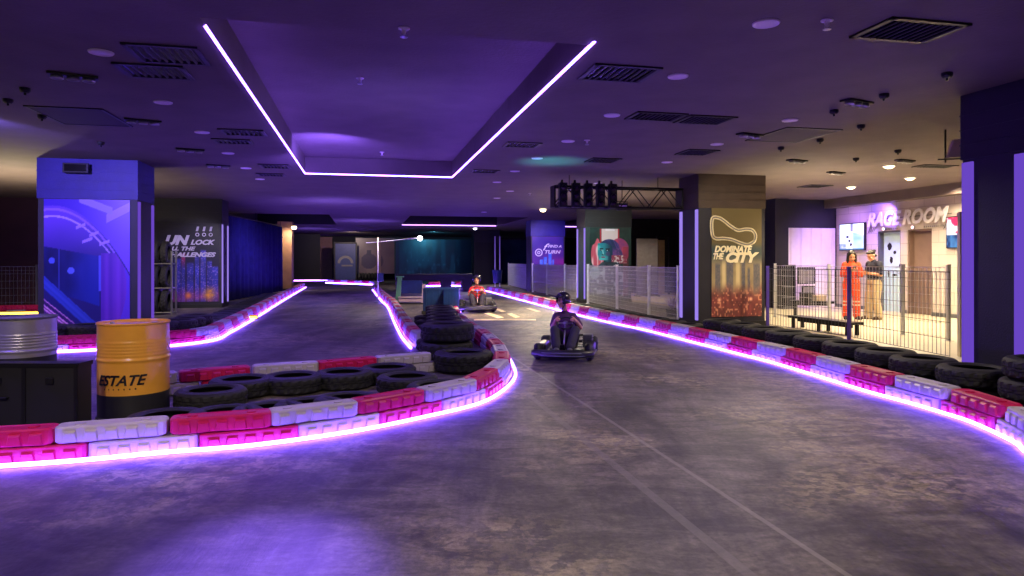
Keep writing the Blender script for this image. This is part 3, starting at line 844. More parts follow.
# ---------------------------------------------------------------- drums and case
def drum(loc, rz, label, body, lowerband):
    o = thing('oil_drum', label, 'drum', loc, rz)
    R = .289; H = .822
    def prof(z0, z1, n):
        out = []
        for i in range(n+1):
            z = z0+(z1-z0)*i/n; r = R-.008
            for c in (.508,): r += .011*math.exp(-((z-c)/.012)**2)
            for c in (.548,.575,.602,.629,.656): r += .005*math.exp(-((z-c)/.009)**2)
            out.append((r, z))
        return out
    k = MB(); k.smooth = True; k.lathe(prof(lowerband,H-.02,64),56); k.build('shell',body,o)
    k = MB(); k.smooth = True; k.lathe([(0,.012),(R-.02,.012)]+[(R-.006,.0),(R+.004,.008),(R-.006,.02)]+prof(.022,lowerband,34),56); k.build('painted_base',M['black'],o)['label'] = 'black painted foot of the drum'
    k = MB(); k.smooth = True; k.lathe([(R-.008,H-.022),(R-.001,H-.016),(R+.001,H-.006),(R-.002,H),(R-.006,H-.004),(R-.010,H-.018)],56); k.build('rim',M['grey'] if body is M['silver'] else body,o)
    k = MB(); k.smooth = True; k.lathe([(R-.010,H-.018),(R-.04,H-.026),(0,H-.022)],56); k.build('lid',body,o)
    for x, r in ((.19,.032),(-.19,.018)):
        k = MB(); k.lathe([(r,H-.03),(r,H-.008),(r*.7,H-.006),(0,H-.006)],16,T(x,0,0)); k.build('bung',M['steel'],o)
    return o
dp = PD(134.0,6.0)
dr = drum(dp, 0, 'yellow steel drum lettered ESTATE behind the foreground kerb', M['yellow'], .215)
br = -math.atan2(dp.x, dp.y)          # angle so the lettering is placed relative to the camera bearing
a_mid = math.asin(-.30)
text('ESTATE',.12,M['ink'],dr,(0,0,.305),width=.42,shear=.35,offset=.003,extrude=.001,bend=(.283,br-.44),name='lettering')
k = MB()
for i in range(7):
    a = br-.44-.42+i*.15; r = .285
    k.add([(r*math.sin(a-.018),-r*math.cos(a-.018),.266),(r*math.sin(a+.018),-r*math.cos(a+.018),.266),(r*math.sin(a+.018),-r*math.cos(a+.018),.278),(r*math.sin(a-.018),-r*math.cos(a-.018),.278)],[(0,1,2,3)])
k.build('small_lettering', M['ink'], dr)
drum(PD(22,6.55), .6, 'silver-grey steel drum behind the black case at the left edge', M['silver'], .45)
cs = thing('flight_case','low black ribbed case in front of the grey drum at the left edge','case',PD(0,5.22)+Vector((-.03,.11,0)),0)
cx0 = -.62; 
k = MB(); k.box((0,0,.285),(1.22,.18,.55),bev=.012); k.build('case_body',M['black'],cs)
k = MB()
for x in (-.6,-.2,.2,.6): k.box((x,-.092,.285),(.03,.012,.54))
for z in (.03,.55): k.box((0,-.092,z),(1.22,.014,.03)); k.box((.612,0,z),(.012,.18,.03))
k.build('edge_profile',M['black_metal'],cs)
k = MB(); k.tube([(-.08,-.09,.3),(-.08,-.115,.3),(.08,-.115,.3),(.08,-.09,.3)],.008,8); k.build('handle',M['black_metal'],cs)
for x in (-.4,0,.4):
    k = MB(); k.box((x,-.10,.43),(.06,.012,.05),bev=.004); k.build('latch',M['black_metal'],cs)
# ================================================================== FENCES
def fence(pts, label, h=1.2, m='galv', vs=0.055, hs=0.2, r=0.0022, pm=None, postpts=None, post_r=0.025, pale=False):
    o = thing('mesh_fence', label, 'fence', (pts[0][0],pts[0][1],0), 0)
    O = Vector((pts[0][0],pts[0][1],0))
    for a, b in zip(pts, pts[1:]):
        a = Vector((a[0],a[1],0))-O; b = Vector((b[0],b[1],0))-O; L = (b-a).length; ang = math.atan2((b-a).y,(b-a).x)
        k = MB(); n = int(L/vs); Mx = T(a.x,a.y,0) @ Rz(ang)
        for i in range(n+1): k.box((L*i/n,0,h/2+.03),(2*r,2*r,h-.06),Mx)
        nz = int(round((h-.06)/hs))
        for i in range(nz+1):
            z = .06+(h-.06)*i/nz; k.box((L/2,-.003,z),(L,2*r+.001,2.6*r),Mx)
        k.box((L/2,0,h),(L,.012,.014),Mx)
        for z in (h-.10,):
            k.box((L/2,-.012,z),(L,2*r,2.4*r),Mx)
        k.build('wire_panel', M[m], o)
    for p in (postpts or pts):
        k = MB(); x, y = p[0]-O.x, p[1]-O.y
        k.box((x,y,h/2+.02),(2*post_r,2*post_r,h+.04)); k.box((x,y,h+.045),(2.3*post_r,2.3*post_r,.012)); k.box((x,y,.006),(.11,.11,.012))
        k.build('post', M[pm or m], o)
    return o
FA = [(5.93,9.25),PD(849,11.7)[:2],PD(768,14.05)[:2]]
fence([(5.93,9.25),tuple(PD(849,11.7))[:2],(5.22,13.95)],'violet-posted wire fence between the right-hand tyres and the low bench',1.2,'grey',.085,.22,.0026,'purplesteel',[tuple(PD(849,11.7))[:2],(5.22,13.95)])
def on_line(px, P, Q):
    k = (px-CX)/F; dx, dy = Q[0]-P[0], Q[1]-P[1]; t = (k*P[1]-P[0])/(dx-k*dy); return (P[0]+dx*t, P[1]+dy*t)
B0, B1 = (7.35,11.5), (6.42,15.9)
fence([B0,on_line(903,B0,B1),on_line(829,B0,B1),on_line(775,B0,B1)],'pale wire fence in front of the two people, behind the low bench',1.24,'galv',.085,.22,.0026,'galv')
C0, C1 = (2.42,21.75), (3.64,14.95)
fence([C0,on_line(617,C0,C1),on_line(649,C0,C1),C1],'pale close-mesh fence in front of the portrait pillar',1.2,'galv',.048,.1,.0032,'wpost',None,.034)
D0, D1 = (.9,29.65), (2.2,22.9)
fence([D0,on_line(547,D0,D1),on_line(565,D0,D1),D1],'pale close-mesh fence below the neon poster',1.2,'galv',.05,.1,.0046,'wpost',None,.038)
E0, E1 = (-.2,37.5), (.75,30.8)
fence([E0,E1],'short far mesh fence left of the neon poster pillar',1.2,'galv',.06,.12,.008)
fence([tuple(PD(-60,17.4))[:2],tuple(PD(37,17.4+.9))[:2]],'dim mesh fence at the left edge beside the big left pillar',1.2,'grey',.085,.2,.003)

# ================================================================== GANTRY AND START LIGHTS
gl = PD(553,14.15); gr = Vector((3.62,14.78,0))
GL = (gr-gl).length; ga = math.atan2((gr-gl).y,(gr-gl).x)
g = thing('truss','black zigzag truss holding the row of start lights','truss',(gl.x,gl.y,2.47),ga)
for y in (-.14,.14):
    for z in (0,.42):
        k = MB(); k.smooth = True; k.tube([(0,y,z),(GL,y,z)],.022,8); k.build('chord',M['black_metal'],g)
for y in (-.14,.14):
    k = MB(); n = 8
    for i in range(n):
        a, b = i*GL/n, (i+1)*GL/n; z0, z1 = (0,.42) if i % 2 == 0 else (.42,0); k.tube([(a,y,z0),(b,y,z1)],.011,6)
    k.build('diagonal_bracing',M['black_metal'],g)
for x in (0,GL):
    k = MB(); k.box((x,0,.21),(.03,.3,.45)); k.build('end_plate',M['black_metal'],g)
for x in (.35,GL-.5):
    k = MB(); k.tube([(x,0,.42),(x,0,HT-2.47)],.008,6); k.box((x,0,.42),(.05,.3,.02)); k.build('hanger',M['black_metal'],g)
lens = mat('dull start light lens',(58,40,60),.25)
for i, x in enumerate((558.5,571,583,595,607)):
    px = (x-553)/(680-553)*GL*0.985
    p = gl+Vector((math.cos(ga),math.sin(ga),0))*px+Vector((math.sin(ga),-math.cos(ga),0))*.30
    s_ = thing('start_light','black start light on the truss, %s from the left of the five' % nth(i+1),'signal light',(p.x,p.y,2.47),ga,'start lights on the truss')
    k = MB(); k.box((0,0,.22),(.16,.14,.50),bev=.012); k.build('housing',M['black'],s_)
    k = MB(); k.box((0,.13,.41),(.05,.14,.03)); k.box((0,.07,.49),(.04,.04,.1)); k.build('bracket',M['black_metal'],s_)
    for z in (.36,.21,.06):
        k = MB(); k.smooth = True; k.ball((0,-.068,z),(.05,.018,.05)); k.build('lens',lens,s_)
        k = MB()
        vs = []; fs = []
        for q in range(11):
            a = PI*q/10; vs += [(.058*math.cos(a),-.07,z+.058*math.sin(a)),(.058*math.cos(a),-.13,z+.05*math.sin(a)+.0)]
        fs = [(2*q,2*q+1,2*q+3,2*q+2) for q in range(10)]
        k.add(vs,fs); k.build('hood',M['black'],s_)
fl = thing('floodlight','small pale-faced floodlight above the portrait pillar','floodlight',PD(622,15.2,2.55),.2)
k = MB(); k.box((0,0,0),(.24,.08,.16),bev=.01); k.build('housing',M['black'],fl)
k = MB(); k.box((0,-.043,-.01),(.2,.01,.10)); k.build('lens',M['disc'],fl)
k = MB(); k.tube([(-.13,0,0),(-.13,.0,.12),(.13,0,.12),(.13,0,0)],.008,6); k.tube([(0,0,.12),(0,0,HT-2.55)],.01,6); k.build('yoke',M['black_metal'],fl)
fl = thing('floodlight','pale wedge floodlight on a bracket just left of the near right pillar','floodlight',PD(955,9.2,HT-.28),-.3)
k = MB(); k.prism([(-.10,-.12),(.10,-.12),(.06,.12),(-.03,.12)],-.06,.06,'y'); k.build('lens',M['ctext'],fl)
k = MB(); k.box((-.02,.05,-.13),(.34,.03,.02)); k.box((-.1,.05,.05),(.02,.02,.45)); k.build('bracket',M['black_metal'],fl)

# ================================================================== RAGE ROOM SIGN, SCREENS, FURNITURE
def wl(px, d_off=0.0, z=0.0):
    k = (px-CX)/F; U = UW-d_off; d = U/(CT*k+ST); return Vector((k*d, d, z))
RZW = TH-PI/2          # local -Y faces the lane, local +X runs towards the camera
a, b = wl(868,.03), wl(949,.03)
mid = (a+b)/2; Wd = (a-b).length
sg = thing('wall_sign','white raised letters RAGE ROOM over the two doors','sign',(mid.x,mid.y,2.30),RZW)
k = MB(); k.box((0,.02,.18),(Wd+.1,.012,.02)); k.build('mounting_rail',M['greyboard'],sg)
text('RAGE ROOM',.50,M['wtext'],sg,(0,-.055,0),width=Wd,shear=.3,extrude=.010,offset=.016)
sg2 = thing('small_sign','thin dark lettering and arrow strokes under the RAGE ROOM letters','sign',(mid.x,mid.y,2.16),RZW)
k = MB()
for x0, n in ((-Wd*.30,9),(Wd*.22,10)):
    for i in range(n):
        x = x0+i*.062; k.prism([(x,.015),(x+.036,.015),(x+.046,.055),(x+.01,.055)],-.008,0,'y')
k.build('lettering',M['greyboard'],sg2)
k = MB()
for x0, sgn in ((-Wd*.5,1),(Wd*.44,1)):
    for i in range(4):
        x = x0+i*.07; k.prism([(x,-.05),(x+.05,-.02+.02*i),(x+.10,.12),(x+.04,.04)],-.008,0,'y')
k.build('arrow_stroke',M['greyboard'],sg2)
for px in (884.5,913.5):
    p = wl(px,.05,2.20); o = thing('door_lamp','small pink-white lamp above the %s door' % ('pale blue' if px < 900 else 'taupe'),'lamp',p,RZW)
    k = MB(); k.smooth = True; k.ball((0,-.03,0),(.035,.03,.035)); k.build('bulb',emat('pink lamp',(1,.55,.62),3.5),o)
    k = MB(); k.lathe([(0,0),(.05,0),(.05,.02),(.03,.03)],16,Matrix.Rotation(PI/2,4,'X')); k.build('base',M['grey'],o)
def tv_art1(s,t):
    c = mix((200,226,236),(236,240,244),vno(s*3,t*4))
    if .46 < s < .56 and t > .7: c = (120,130,150)
    if s > .55 and t < .55+.3*(1-s): c = mix((120,180,200),(176,214,226),vno(s*6,t*7))
    for a_,b_ in ((.34,.5),(.42,.34),(.48,.2)):
        if (s-a_)**2+(t-b_)**2*.7 < .0024: c = (30,40,60)
    if t < .22 and s < .3: c = mix((90,120,160),(190,210,225),vno(s*20,t*20))
    if t < .06: c = (60,110,140)
    return c
def tv_art2(s,t):
    c = mix((170,210,240),(226,226,240),t)
    c = mix(c,(206,40,84),sst(.5,.7,vno(s*6+2,t*8))*sst(.35,.45,t))
    if t < .42 and s < .62: c = mix((20,30,70),(60,110,170),vno(s*8,t*8))
    return c
for (x0,x1,z0,z1,fn,lab) in ((839.5,864,1.66,2.41,tv_art1,'wall screen with pale blue picture above the woman in orange'),(946.5,966,1.66,2.38,tv_art2,'wall screen with red and blue picture at the near right pillar')):
    a, b = wl(x0,.09), wl(x1,.09); m_ = (a+b)/2; W_ = (a-b).length; H_ = z1-z0
    o = thing('wall_screen',lab,'screen',(m_.x,m_.y,z0),RZW)
    k = MB(); k.box((0,.03,H_/2),(W_+.03,.06,H_+.03),bev=.008); k.build('casing',M['black'],o)
    art(W_-.02,H_-.02,40,32,fn,'display',M['screen'],o,(0,-.004,.01),.003)
    k = MB(); k.box((0,.07,H_/2),(.3,.05,.3)); k.build('wall_bracket',M['black_metal'],o)

def bench(p0, p1, z, dpt, label, nleg, name='bench', cat='bench'):
    p0, p1 = Vector(p0), Vector(p1); L = (p1-p0).length; c = (p0+p1)/2
    o = thing(name,label,cat,(c.x,c.y,0),math.atan2((p1-p0).y,(p1-p0).x))
    k = MB(); k.box((0,0,z-.025),(L,dpt,.05),bev=.008); k.build('top',M['black_metal'],o)
    for i in range(nleg):
        x = -L/2+.12+i*(L-.24)/(nleg-1)
        for y in (-dpt/2+.04,dpt/2-.04):
            k = MB(); k.box((x,y,(z-.05)/2),(.05,.05,z-.05)); k.build('leg',M['black_metal'],o)
    k = MB(); k.box((0,0,z-.09),(L-.24,.04,.05)); k.build('stretcher',M['black_metal'],o)
    return o
bench(tuple(PD(794,13.9)),tuple(PD(857,12.25)),.25,.30,'low dark bench right behind the violet-posted fence',3)
bench(tuple(PD(790,16.6)),tuple(PD(835,16.15)),.40,.45,'dark low table before the white ribbed panel',2,'low_table','table')
def tbox(px,d,z,sz,m,label,name='storage_box',cat='box'):
    p = PD(px,d,z); o = thing(name,label,cat,p,TH)
    k = MB(); k.box((0,0,sz[2]/2),sz,bev=.01); k.build('body',M[m],o)
    k = MB(); k.box((0,0,sz[2]-.02),(sz[0]+.02,sz[1]+.02,.03),bev=.006); k.build('lid',M[m],o)
tbox(806,16.35,.40,(.22,.2,.2),'black','small black box on the low table')
tbox(819,16.25,.40,(.24,.2,.14),'cream','small pinkish box on the low table, right of the black one')
# dark cabinet and grey boards against the ribbed panel
cb = thing('shelf_cabinet','tall dark open shelf left of the white ribbed panel','shelf',A(11.62,17.2,0),TH)
k = MB(); k.box((0,.12,.62),(.44,.02,1.24)); k.build('back_panel',M['black'],cb)
for x in (-.21,.21):
    k = MB(); k.box((x,0,.62),(.025,.28,1.24)); k.build('side_panel',M['black'],cb)
for z in (.02,.32,.62,.92,1.22):
    k = MB(); k.box((0,0,z),(.40,.26,.025)); k.build('shelf_board',M['grey'],cb)
for z, px, w_, lab in ((.10,808,.36,'grey framed board leaning at the ribbed panel, lower one'),(.62,806,.50,'grey framed board on the ribbed panel, upper one')):
    p = PD(px,19.2,z+.1); o = thing('framed_board',lab,'board',p,TH)
    k = MB(); k.box((0,0,.22),(w_,.03,.42)); k.build('board',M['greyboard'],o)
    k = MB()
    for x in (-w_/2,w_/2): k.box((x,-.005,.22),(.03,.05,.45))
    for z2 in (.0,.44): k.box((0,-.005,z2),(w_+.03,.05,.03))
    k.build('frame',M['black'],o)
# pale post added in place of the lit edge behind the near right pillar
k = MB(); k.box((0,0,1.02),(.05,.06,2.04)); o = k.build('lit_edge_post',M['ctext'],None,tuple(PD(960.4,9.6))); tag(o,'tall pale post added for the lit edge behind the near right pillar','post')

# rooms beyond the portrait fence
o = thing('partition','pale partition board beyond the portrait pillar fence','partition',PD(647,26.0),TH)
k = MB(); k.box((0,0,1.1),(.86,.05,2.2)); k.build('board',mat('grey partition board',(120,117,128),.6),o)
for x in (-.4,.4):
    k = MB(); k.box((x,0,.03),(.06,.5,.06)); k.build('foot',M['grey'],o)
o = thing('doorway_frame','warm-lit narrow doorway left of the track-poster pillar','doorway',PD(663,27.5),TH)
for x in (-.26,.26):
    k = MB(); k.box((x,0,1.15),(.06,.1,2.3)); k.build('jamb',M['black'],o)
k = MB(); k.box((0,0,2.33),(.58,.1,.06)); k.build('lintel',M['black'],o)
k = MB(); k.box((-.02,.3,1.1),(.44,.04,2.2)); k.build('inner_panel',M['khaki'],o)
wall('wall_visitor_back', 8.9, 27.4, U1, 27.4, m=M['black'])
# spiky plant in a tyre by the pillar foot
o = thing('spiky_plant','small violet spiky plant by the foot of the track-poster pillar','plant',PD(672,16.6),0)
k = MB(); k.lathe([(0,0),(.12,0),(.15,.2),(.14,.2),(.12,.18),(0,.18)],20); k.build('pot',M['black'],o)
k = MB()
for i in range(16):
    a_ = i*2.4; l_ = .16+.14*hsh(i); h_ = .18+.22*hsh(i,2)
    d_ = Vector((math.cos(a_),math.sin(a_),0)); n_ = Vector((-d_.y,d_.x,0))*.022
    p0 = Vector((0,0,.17))+d_*.02; p1 = p0+d_*l_*.5+Vector((0,0,h_*.75)); p2 = p0+d_*l_+Vector((0,0,h_))
    k.add([p0-n_*.6,p0+n_*.6,p1+n_,p1-n_,p2,p1+Vector((0,0,.006))],[(0,1,2,5),(0,5,3),(3,5,4),(5,2,4)])
k.build('leaves',M['leaf'],o)

# ================================================================== LEFT CURTAIN, FAR END
k = MB(); k.smooth = True; n = 160; p0, p1 = Vector((-9.15,21.4,0)), Vector((-10.0,29.6,0)); nn = Vector((.995,.1,0))
vs = []; fs = []
for i in range(n+1):
    q = p0.lerp(p1,i/n); w_ = .07*math.sin(i*.95)+.03*math.sin(i*.37+1)
    for z, e in ((.06,1.25),(1.4,1.0),(2.82,.7)): vs.append(q+nn*w_*e+Vector((0,0,z)))
for i in range(n):
    for j in range(2): fs.append((i*3+j,(i+1)*3+j,(i+1)*3+j+1,i*3+j+1))
k.add(vs,fs)
cu = thing('curtain','long dark blue pleated curtain beyond the left poster pillar','curtain',(0,0,0))
COBJ = k.build('cloth',mat('dark blue velvet',(44,42,104),.85,var=.2,scale=4),cu)
md = COBJ.modifiers.new('Thickness','SOLIDIFY'); md.thickness = .006
k = MB(); k.tube([p0+Vector((0,0,2.86)),p1+Vector((0,0,2.86))],.022,8); k.build('curtain_rail',M['black_metal'],cu)
for t_ in (.02,.5,.98):
    q = p0.lerp(p1,t_); k = MB(); k.tube([q+Vector((0,0,2.86)),q+Vector((0,0,HT))],.01,6); k.build('rail_hanger',M['black_metal'],cu)

def farpanel(x0,x1,y0,y1,d,m,label,name='wall_mural',cat='mural',frame=True):
    W_ = (x1-x0)*d/F; z0 = HC-(y1-HY)*d/F; z1 = HC-(y0-HY)*d/F; z0 = max(z0,.05)
    c = PD((x0+x1)/2,d,z0); o = thing(name,label,cat,c,TH)
    k = MB(); k.box((0,0,(z1-z0)/2),(W_,.06,z1-z0)); k.build('panel',m,o)
    if frame:
        k = MB()
        for x in (-W_/2,W_/2): k.box((x,-.02,(z1-z0)/2),(.1,.12,z1-z0))
        k.box((0,-.02,z1-z0),(W_+.1,.12,.1)); k.build('frame',M['black'],o)
    return o
def art_teal(s, t):
    c = mix((10,40,58),(8,28,50),vno(s*5,t*3))
    c = mix(c,(18,74,92),.8*sst(.4,.8,vno(s*16+3,t*2.2))*sst(.55,.2,abs(s-.5)))
    c = mix(c,(60,110,125),.5*sst(.72,.92,vno(s*40,t*9))*sst(.9,.4,t))
    if s > .86 or s < .05: c = (16,22,44)
    return c
d_ = 45.0; W_ = (472-397)*d_/F
o = thing('wall_mural','wide teal mural across the far end above the dark counter','mural',PD(434,d_,.3),TH)
art(W_,2.45,80,44,art_teal,'print',M['art'],o)
k = MB(); k.box((0,.03,1.22),(W_+.2,.04,2.55)); k.build('backing',M['black'],o)
farpanel(320,332,237,281,46.5,mat('dusky pink panel',(120,82,88),.6),'narrow dusky pink panel on the far wall','wall_panel','panel',False)
o = farpanel(335,356,243,281,44.5,mat('slate blue board',(52,62,116),.5),'slate blue board with a pale arch on the far wall','wall_board','board')
k = MB(); 
for q in range(14):
    a0_, a1_ = PI*q/14, PI*(q+1)/14; c0 = (0,1.15)
    pt = lambda r,a_: (c0[0]+r*math.cos(a_),c0[1]+r*math.sin(a_))
    k.prism([pt(.34,a0_),pt(.5,a0_),pt(.5,a1_),pt(.34,a1_)],-.05,-.035,'y')
k.box((.1,-.045,1.0),(.7,.015,.1)); k.build('arch_emblem',M['greyboard'],o)
def art_brown(s,t):
    c = mix((104,82,78),(134,108,96),vno(s*4,t*5))
    if ((s-.5)/.3)**2+((t-.35)/.22)**2 < 1: c = (70,56,66)
    if .42 < s < .6 and .5 < t < .66: c = (60,50,60)
    return c
o = thing('wall_mural','brown mural with a dark figure on the far wall, left of the white pole','mural',PD(369,46,.5),TH); art(1.75,2.4,30,40,art_brown,'print',M['art'],o)
o = thing('wall_mural','dim brown mural on the far wall, right of the white pole','mural',PD(388,46,.5),TH); art(.95,2.4,20,40,lambda s,t: mix(art_brown(s*.6+.7,t),(60,50,70),.4),'print',M['art'],o)
for x0,x1,lab in ((472,492,'dim speckled mural on the far wall behind the red-shirted driver'),):
    o = thing('wall_mural',lab,'mural',PD((x0+x1)/2,44.5,.4),TH); art((x1-x0)*44.5/F,2.4,24,40,lambda s,t: mix((30,26,56),(120,110,150),1.0 if vno(s*24,t*40)>.8 else .1),'print',M['art'],o)
farpanel(499,531,239,284,41.5,mat('teal glazing',(26,60,84),.25,var=.3,scale=1.5),'teal glazed panel behind the far mesh fence','wall_panel','panel')
farpanel(294,319,233,280,45.5,M['black'],'black panel standing for the dark opening at the far end of the left lane','door_panel','door')  # black sheet in place of a dark opening
# kart tyres stored under the brown mural
for i in range(7):
    p = PD(358+i*3.2,43.5,.30); tyre('kart',p,'black tyre leaning in the far row under the brown mural, %s from the left' % nth(i+1),'stored tyres at the far wall',tilt=(PI/2,0,TH+PI/2))

# ---- centre island furniture
o = thing('street_lamp','white pole lamp with a long arm on the left-lane side of the island','lamp',G(378,303),0)
d_ = G(378,303).y; s_ = d_/F
k = MB(); k.smooth = True; k.tube([(0,0,0),(0,0,2.10)],.024,10); k.build('pole',M['disc'],o)
k = MB(); k.smooth = True; k.tube([(-12*s_,0,1.93),(0,0,1.96),(41*s_,0,2.10)],.012,8); k.build('arm',M['disc'],o)
k = MB(); k.smooth = True; k.ball((42*s_,0,2.08),.085); k.build('lamp_globe',M['cool'],o)
k = MB(); k.lathe([(0,0),(.13,0),(.13,.02),(.05,.05),(.04,.12)],16); k.build('base',M['grey'],o)
k = MB(); k.box((.10,-.05,.83),(.18,.05,.26),bev=.01); k.build('blue_board',M['blueboard'],o)
fr = thing('board_stand','blue board on a green and cream timber stand, on the centre island','stand',G(411,304),0)
s_ = G(411,304).y/F
k = MB(); k.prism([(-16*s_,0),(-11*s_,0),(-9*s_,27*s_),(-13*s_,27*s_)],-.05,.05,'y'); k.box((-11*s_,0,27.3*s_),(.24,.12,.04)); k.build('post',M['green'],fr)
k = MB(); k.prism([(10.5*s_,-2*s_),(15*s_,-2*s_),(15*s_,20*s_),(11.5*s_,20*s_)],-.05,.05,'y'); k.box((0,0,0),(.001,.001,.001)); k.build('post',M['cream'],fr)
k = MB(); k.box((1*s_,.0,17*s_),(21*s_,.04,13*s_),bev=.01); k.build('board',M['blueboard'],fr)
k = MB(); k.box((0,-.02,4*s_),(24*s_,.10,.10)); k.box((0,-.02,7*s_),(24*s_,.30,.03)); k.build('shelf',M['cream'],fr)
k = MB(); k.box((0,.0,.02),(28*s_,.34,.04)); k.build('foot',M['black'],fr)
for i,(x,d_,w_,h_,z,lab) in enumerate(((436.5,17.6,.66,.58,.08,'left one of two blue ribbed crates behind the island tyre stacks'),(451.5,17.2,.38,.60,.08,'right one of two blue ribbed crates behind the island tyre stacks'))):
    o = thing('crate',lab,'crate',PD(x,d_,0),.05)
    k = MB(); k.box((0,0,z+h_/2),(w_,.5,h_),bev=.015); k.build('shell',M['blueboard'],o)
    k = MB()
    for q in range(4): k.box((-w_/2+.08+q*(w_-.16)/3,-.255,z+h_/2),(.025,.02,h_-.04))
    k.box((0,-.255,z+h_-.03),(w_,.025,.05)); k.build('rib',M['blueboard'],o)
    k = MB(); k.box((0,0,z/2),(w_+.06,.54,z)); k.build('plinth',M['black'],o)
ct = thing('counter','long black counter crossing the far end of the island','counter',PD(434,31.5),TH)
k = MB(); k.box((0,0,.60),(3.5,.6,.30)); k.build('top',M['black'],ct)
for x in (-1.5,.55,1.5):
    k = MB(); k.box((x,0,.225),(.45,.5,.45)); k.build('leg',M['black'],ct)
o = thing('litter_basket','blue basket between two white poles beside the far right-hand kerb','basket',PD(497.3,34.3),0)
k = MB(); k.lathe([(.2,.25),(.26,.9),(.24,.9),(.19,.28),(0,.28),(0,.25)],24); k.build('basket',M['blueboard'],o)
for x in (-.12,.12):
    k = MB(); k.tube([(x,.27,0),(x,.27,2.6)],.028,8); k.build('pole',M['wtext'],o)
k = MB(); k.box((0,.27,.02),(.5,.3,.04)); k.build('foot',M['grey'],o)
# amber glow lamps by the left kerb
for p, lab, w_ in ((PD(10,16.6,.06),'long amber light bar at the left edge behind the dim fence',1.9),(PD(252,15.55,.05),'short amber light bar on the far-left kerb bend',.22)):
    o = thing('light_bar',lab,'light',p,TH)
    k = MB(); k.box((0,0,.02),(w_,.05,.05),bev=.008); k.build('lens',M['amber'],o)
    k = MB(); k.box((0,.04,.02),(w_+.04,.05,.10)); k.build('housing',M['black'],o)
for i in range(4):
    p = PD(-28+i*20,17.0+.13*i); block('red' if i % 2 else 'white',(p.x,p.y,0),TH,'%s block in the short lower row behind the amber light bar, %s from the left' % ('red' if i%2 else 'white',nth(i//2+1)),'blocks behind the amber light bar')
    block('red',(p.x,p.y,HB),TH,'red block in the short upper row behind the amber light bar, %s from the left' % nth(i+1),'blocks behind the amber light bar')
# ================================================================== CEILING FITTINGS
# light lines of the ceiling recesses
def cove(pts, label, m='ledc', r=0.02, z=HT-0.0):
    k = MB(); k.smooth = False; k.tube([A(u,v,z) for u,v in pts], r, 6)
    return tag(k.build('cove_light',M[m]),label,'light')
cove([(-1.185,5.58),(-1.185,14.55),(1.835,14.55),(1.835,5.3)],'violet light line around three sides of the big ceiling recess','ledc',.0125)
cove([(1.82,34.15),(6.55,34.15)],'violet light line on the far edge of the dark ceiling recess at the hall end','ledfar',.022)
cove([(9.05,34.15),(11.9,34.15)],'short violet light line seen between the neon and portrait pillars','ledfar',.022)

def cpos(px, py): return G(px, py, HT)
downs = [(101,52),(163,102),(202,132),(228,153),(246,168),(260,179),(766,23),(678,76),(612,115),(568,141),(537,158),(515,171),(497,182),(790,120),(717,144),(667,162),(598,183),(497,198),(510,191),(484,212)]
first = None
for i, (x, y) in enumerate(downs):
    p = cpos(x, y); side = 'left of the big recess' if x < 400 else 'right of the big recess' if (x < 700 and i < 13) or i == 6 else 'beyond the recess, left of the start lights' if i >= 17 else 'over the right-hand kerb'
    idx = i+1 if i < 6 else i-5 if i < 13 else i-12 if i < 17 else i-16
    lab = 'unlit white ceiling downlight %s, %s from the camera' % (side, nth(idx))
    if first is None:
        first = thing('downlight',lab,'downlight',p,0,'unlit downlights')
        k = MB(); k.lathe([(.072,-.004),(.096,-.012),(.1,-.004),(.1,0)],28); k.build('trim_ring',M['disc'],first)
        k = MB(); k.lathe([(.075,-.005),(.06,-.009),(0,-.01)],28); k.build('lens',M['disc'],first)
    else: dup(first, p, 0, lab, 'unlit downlights')
lit = [(889,166,'middle'),(910,178,'right'),(851,187,'left')]
for x, y, w_ in lit:
    p = cpos(x, y); o = thing('downlight','lit warm downlight over the visitor area, the %s one of three' % w_,'downlight',p,0,'lit downlights')
    k = MB(); k.lathe([(.085,-.004),(.11,-.014),(.115,-.004),(.115,0)],28); k.build('trim_ring',M['disc'],o)
    k = MB(); k.smooth = True; k.lathe([(.088,-.006),(.07,-.03),(.04,-.045),(0,-.05)],28); k.build('lens',M['warm'],o)
for x, y, lab, mm in ((543,209,'lit warm downlight left of the start lights','warm'),(475,228,'lit cool downlight over the far end of the right lane','cool')):
    p = cpos(x, y); o = thing('downlight',lab,'downlight',p,0)
    k = MB(); k.lathe([(.085,-.004),(.12,-.014),(.125,-.004),(.125,0)],24); k.build('trim_ring',M['disc'],o)
    k = MB(); k.smooth = True; k.lathe([(.1,-.006),(.09,-.06),(.05,-.09),(0,-.1)],24); k.build('lens',M[mm],o)

vents = [(168,54,.55,.5),(155,71,.56,.44),(243,132,.55,.4),(233,141,.5,.35),(275,166,.5,.5),(271,174.5,.5,.4),(619,73,.62,.5),(656,116,.62,.4),(522,144.5,.5,.4),(603,160,.5,.45),(485,171,.5,.4),(909,30,.66,.42),(705,119.5,.6,.45),(697,152,.5,.5),(935,166,.7,.3),(815,186,.55,.5)]
gm = mat('dark vent louvre',(13,12,15),.6)
vfirst = {}
def vlabel(i, x, y):
    near = ['square louvred vent left of the recess, nearest the camera','louvred vent left of the recess, just beyond the nearest one','narrow vent beside the middle of the left light line','slatted vent just below the narrow one left of the recess','vent near the far left corner of the recess','vent just beyond the one near the far left recess corner',
            'square vent right of the recess near its front right corner','vent over the lane, third from the recess front right corner','small vent close to the right light line','small vent right of the recess, towards the start lights','vent near the far right corner of the recess','large vent at the upper right, nearest the near right pillar','vent beside the one over the lane, towards the right','vent over the track-poster pillar side of the lane','flat vent just left of the near right pillar head','vent left of the lit downlights']
    return near[i]
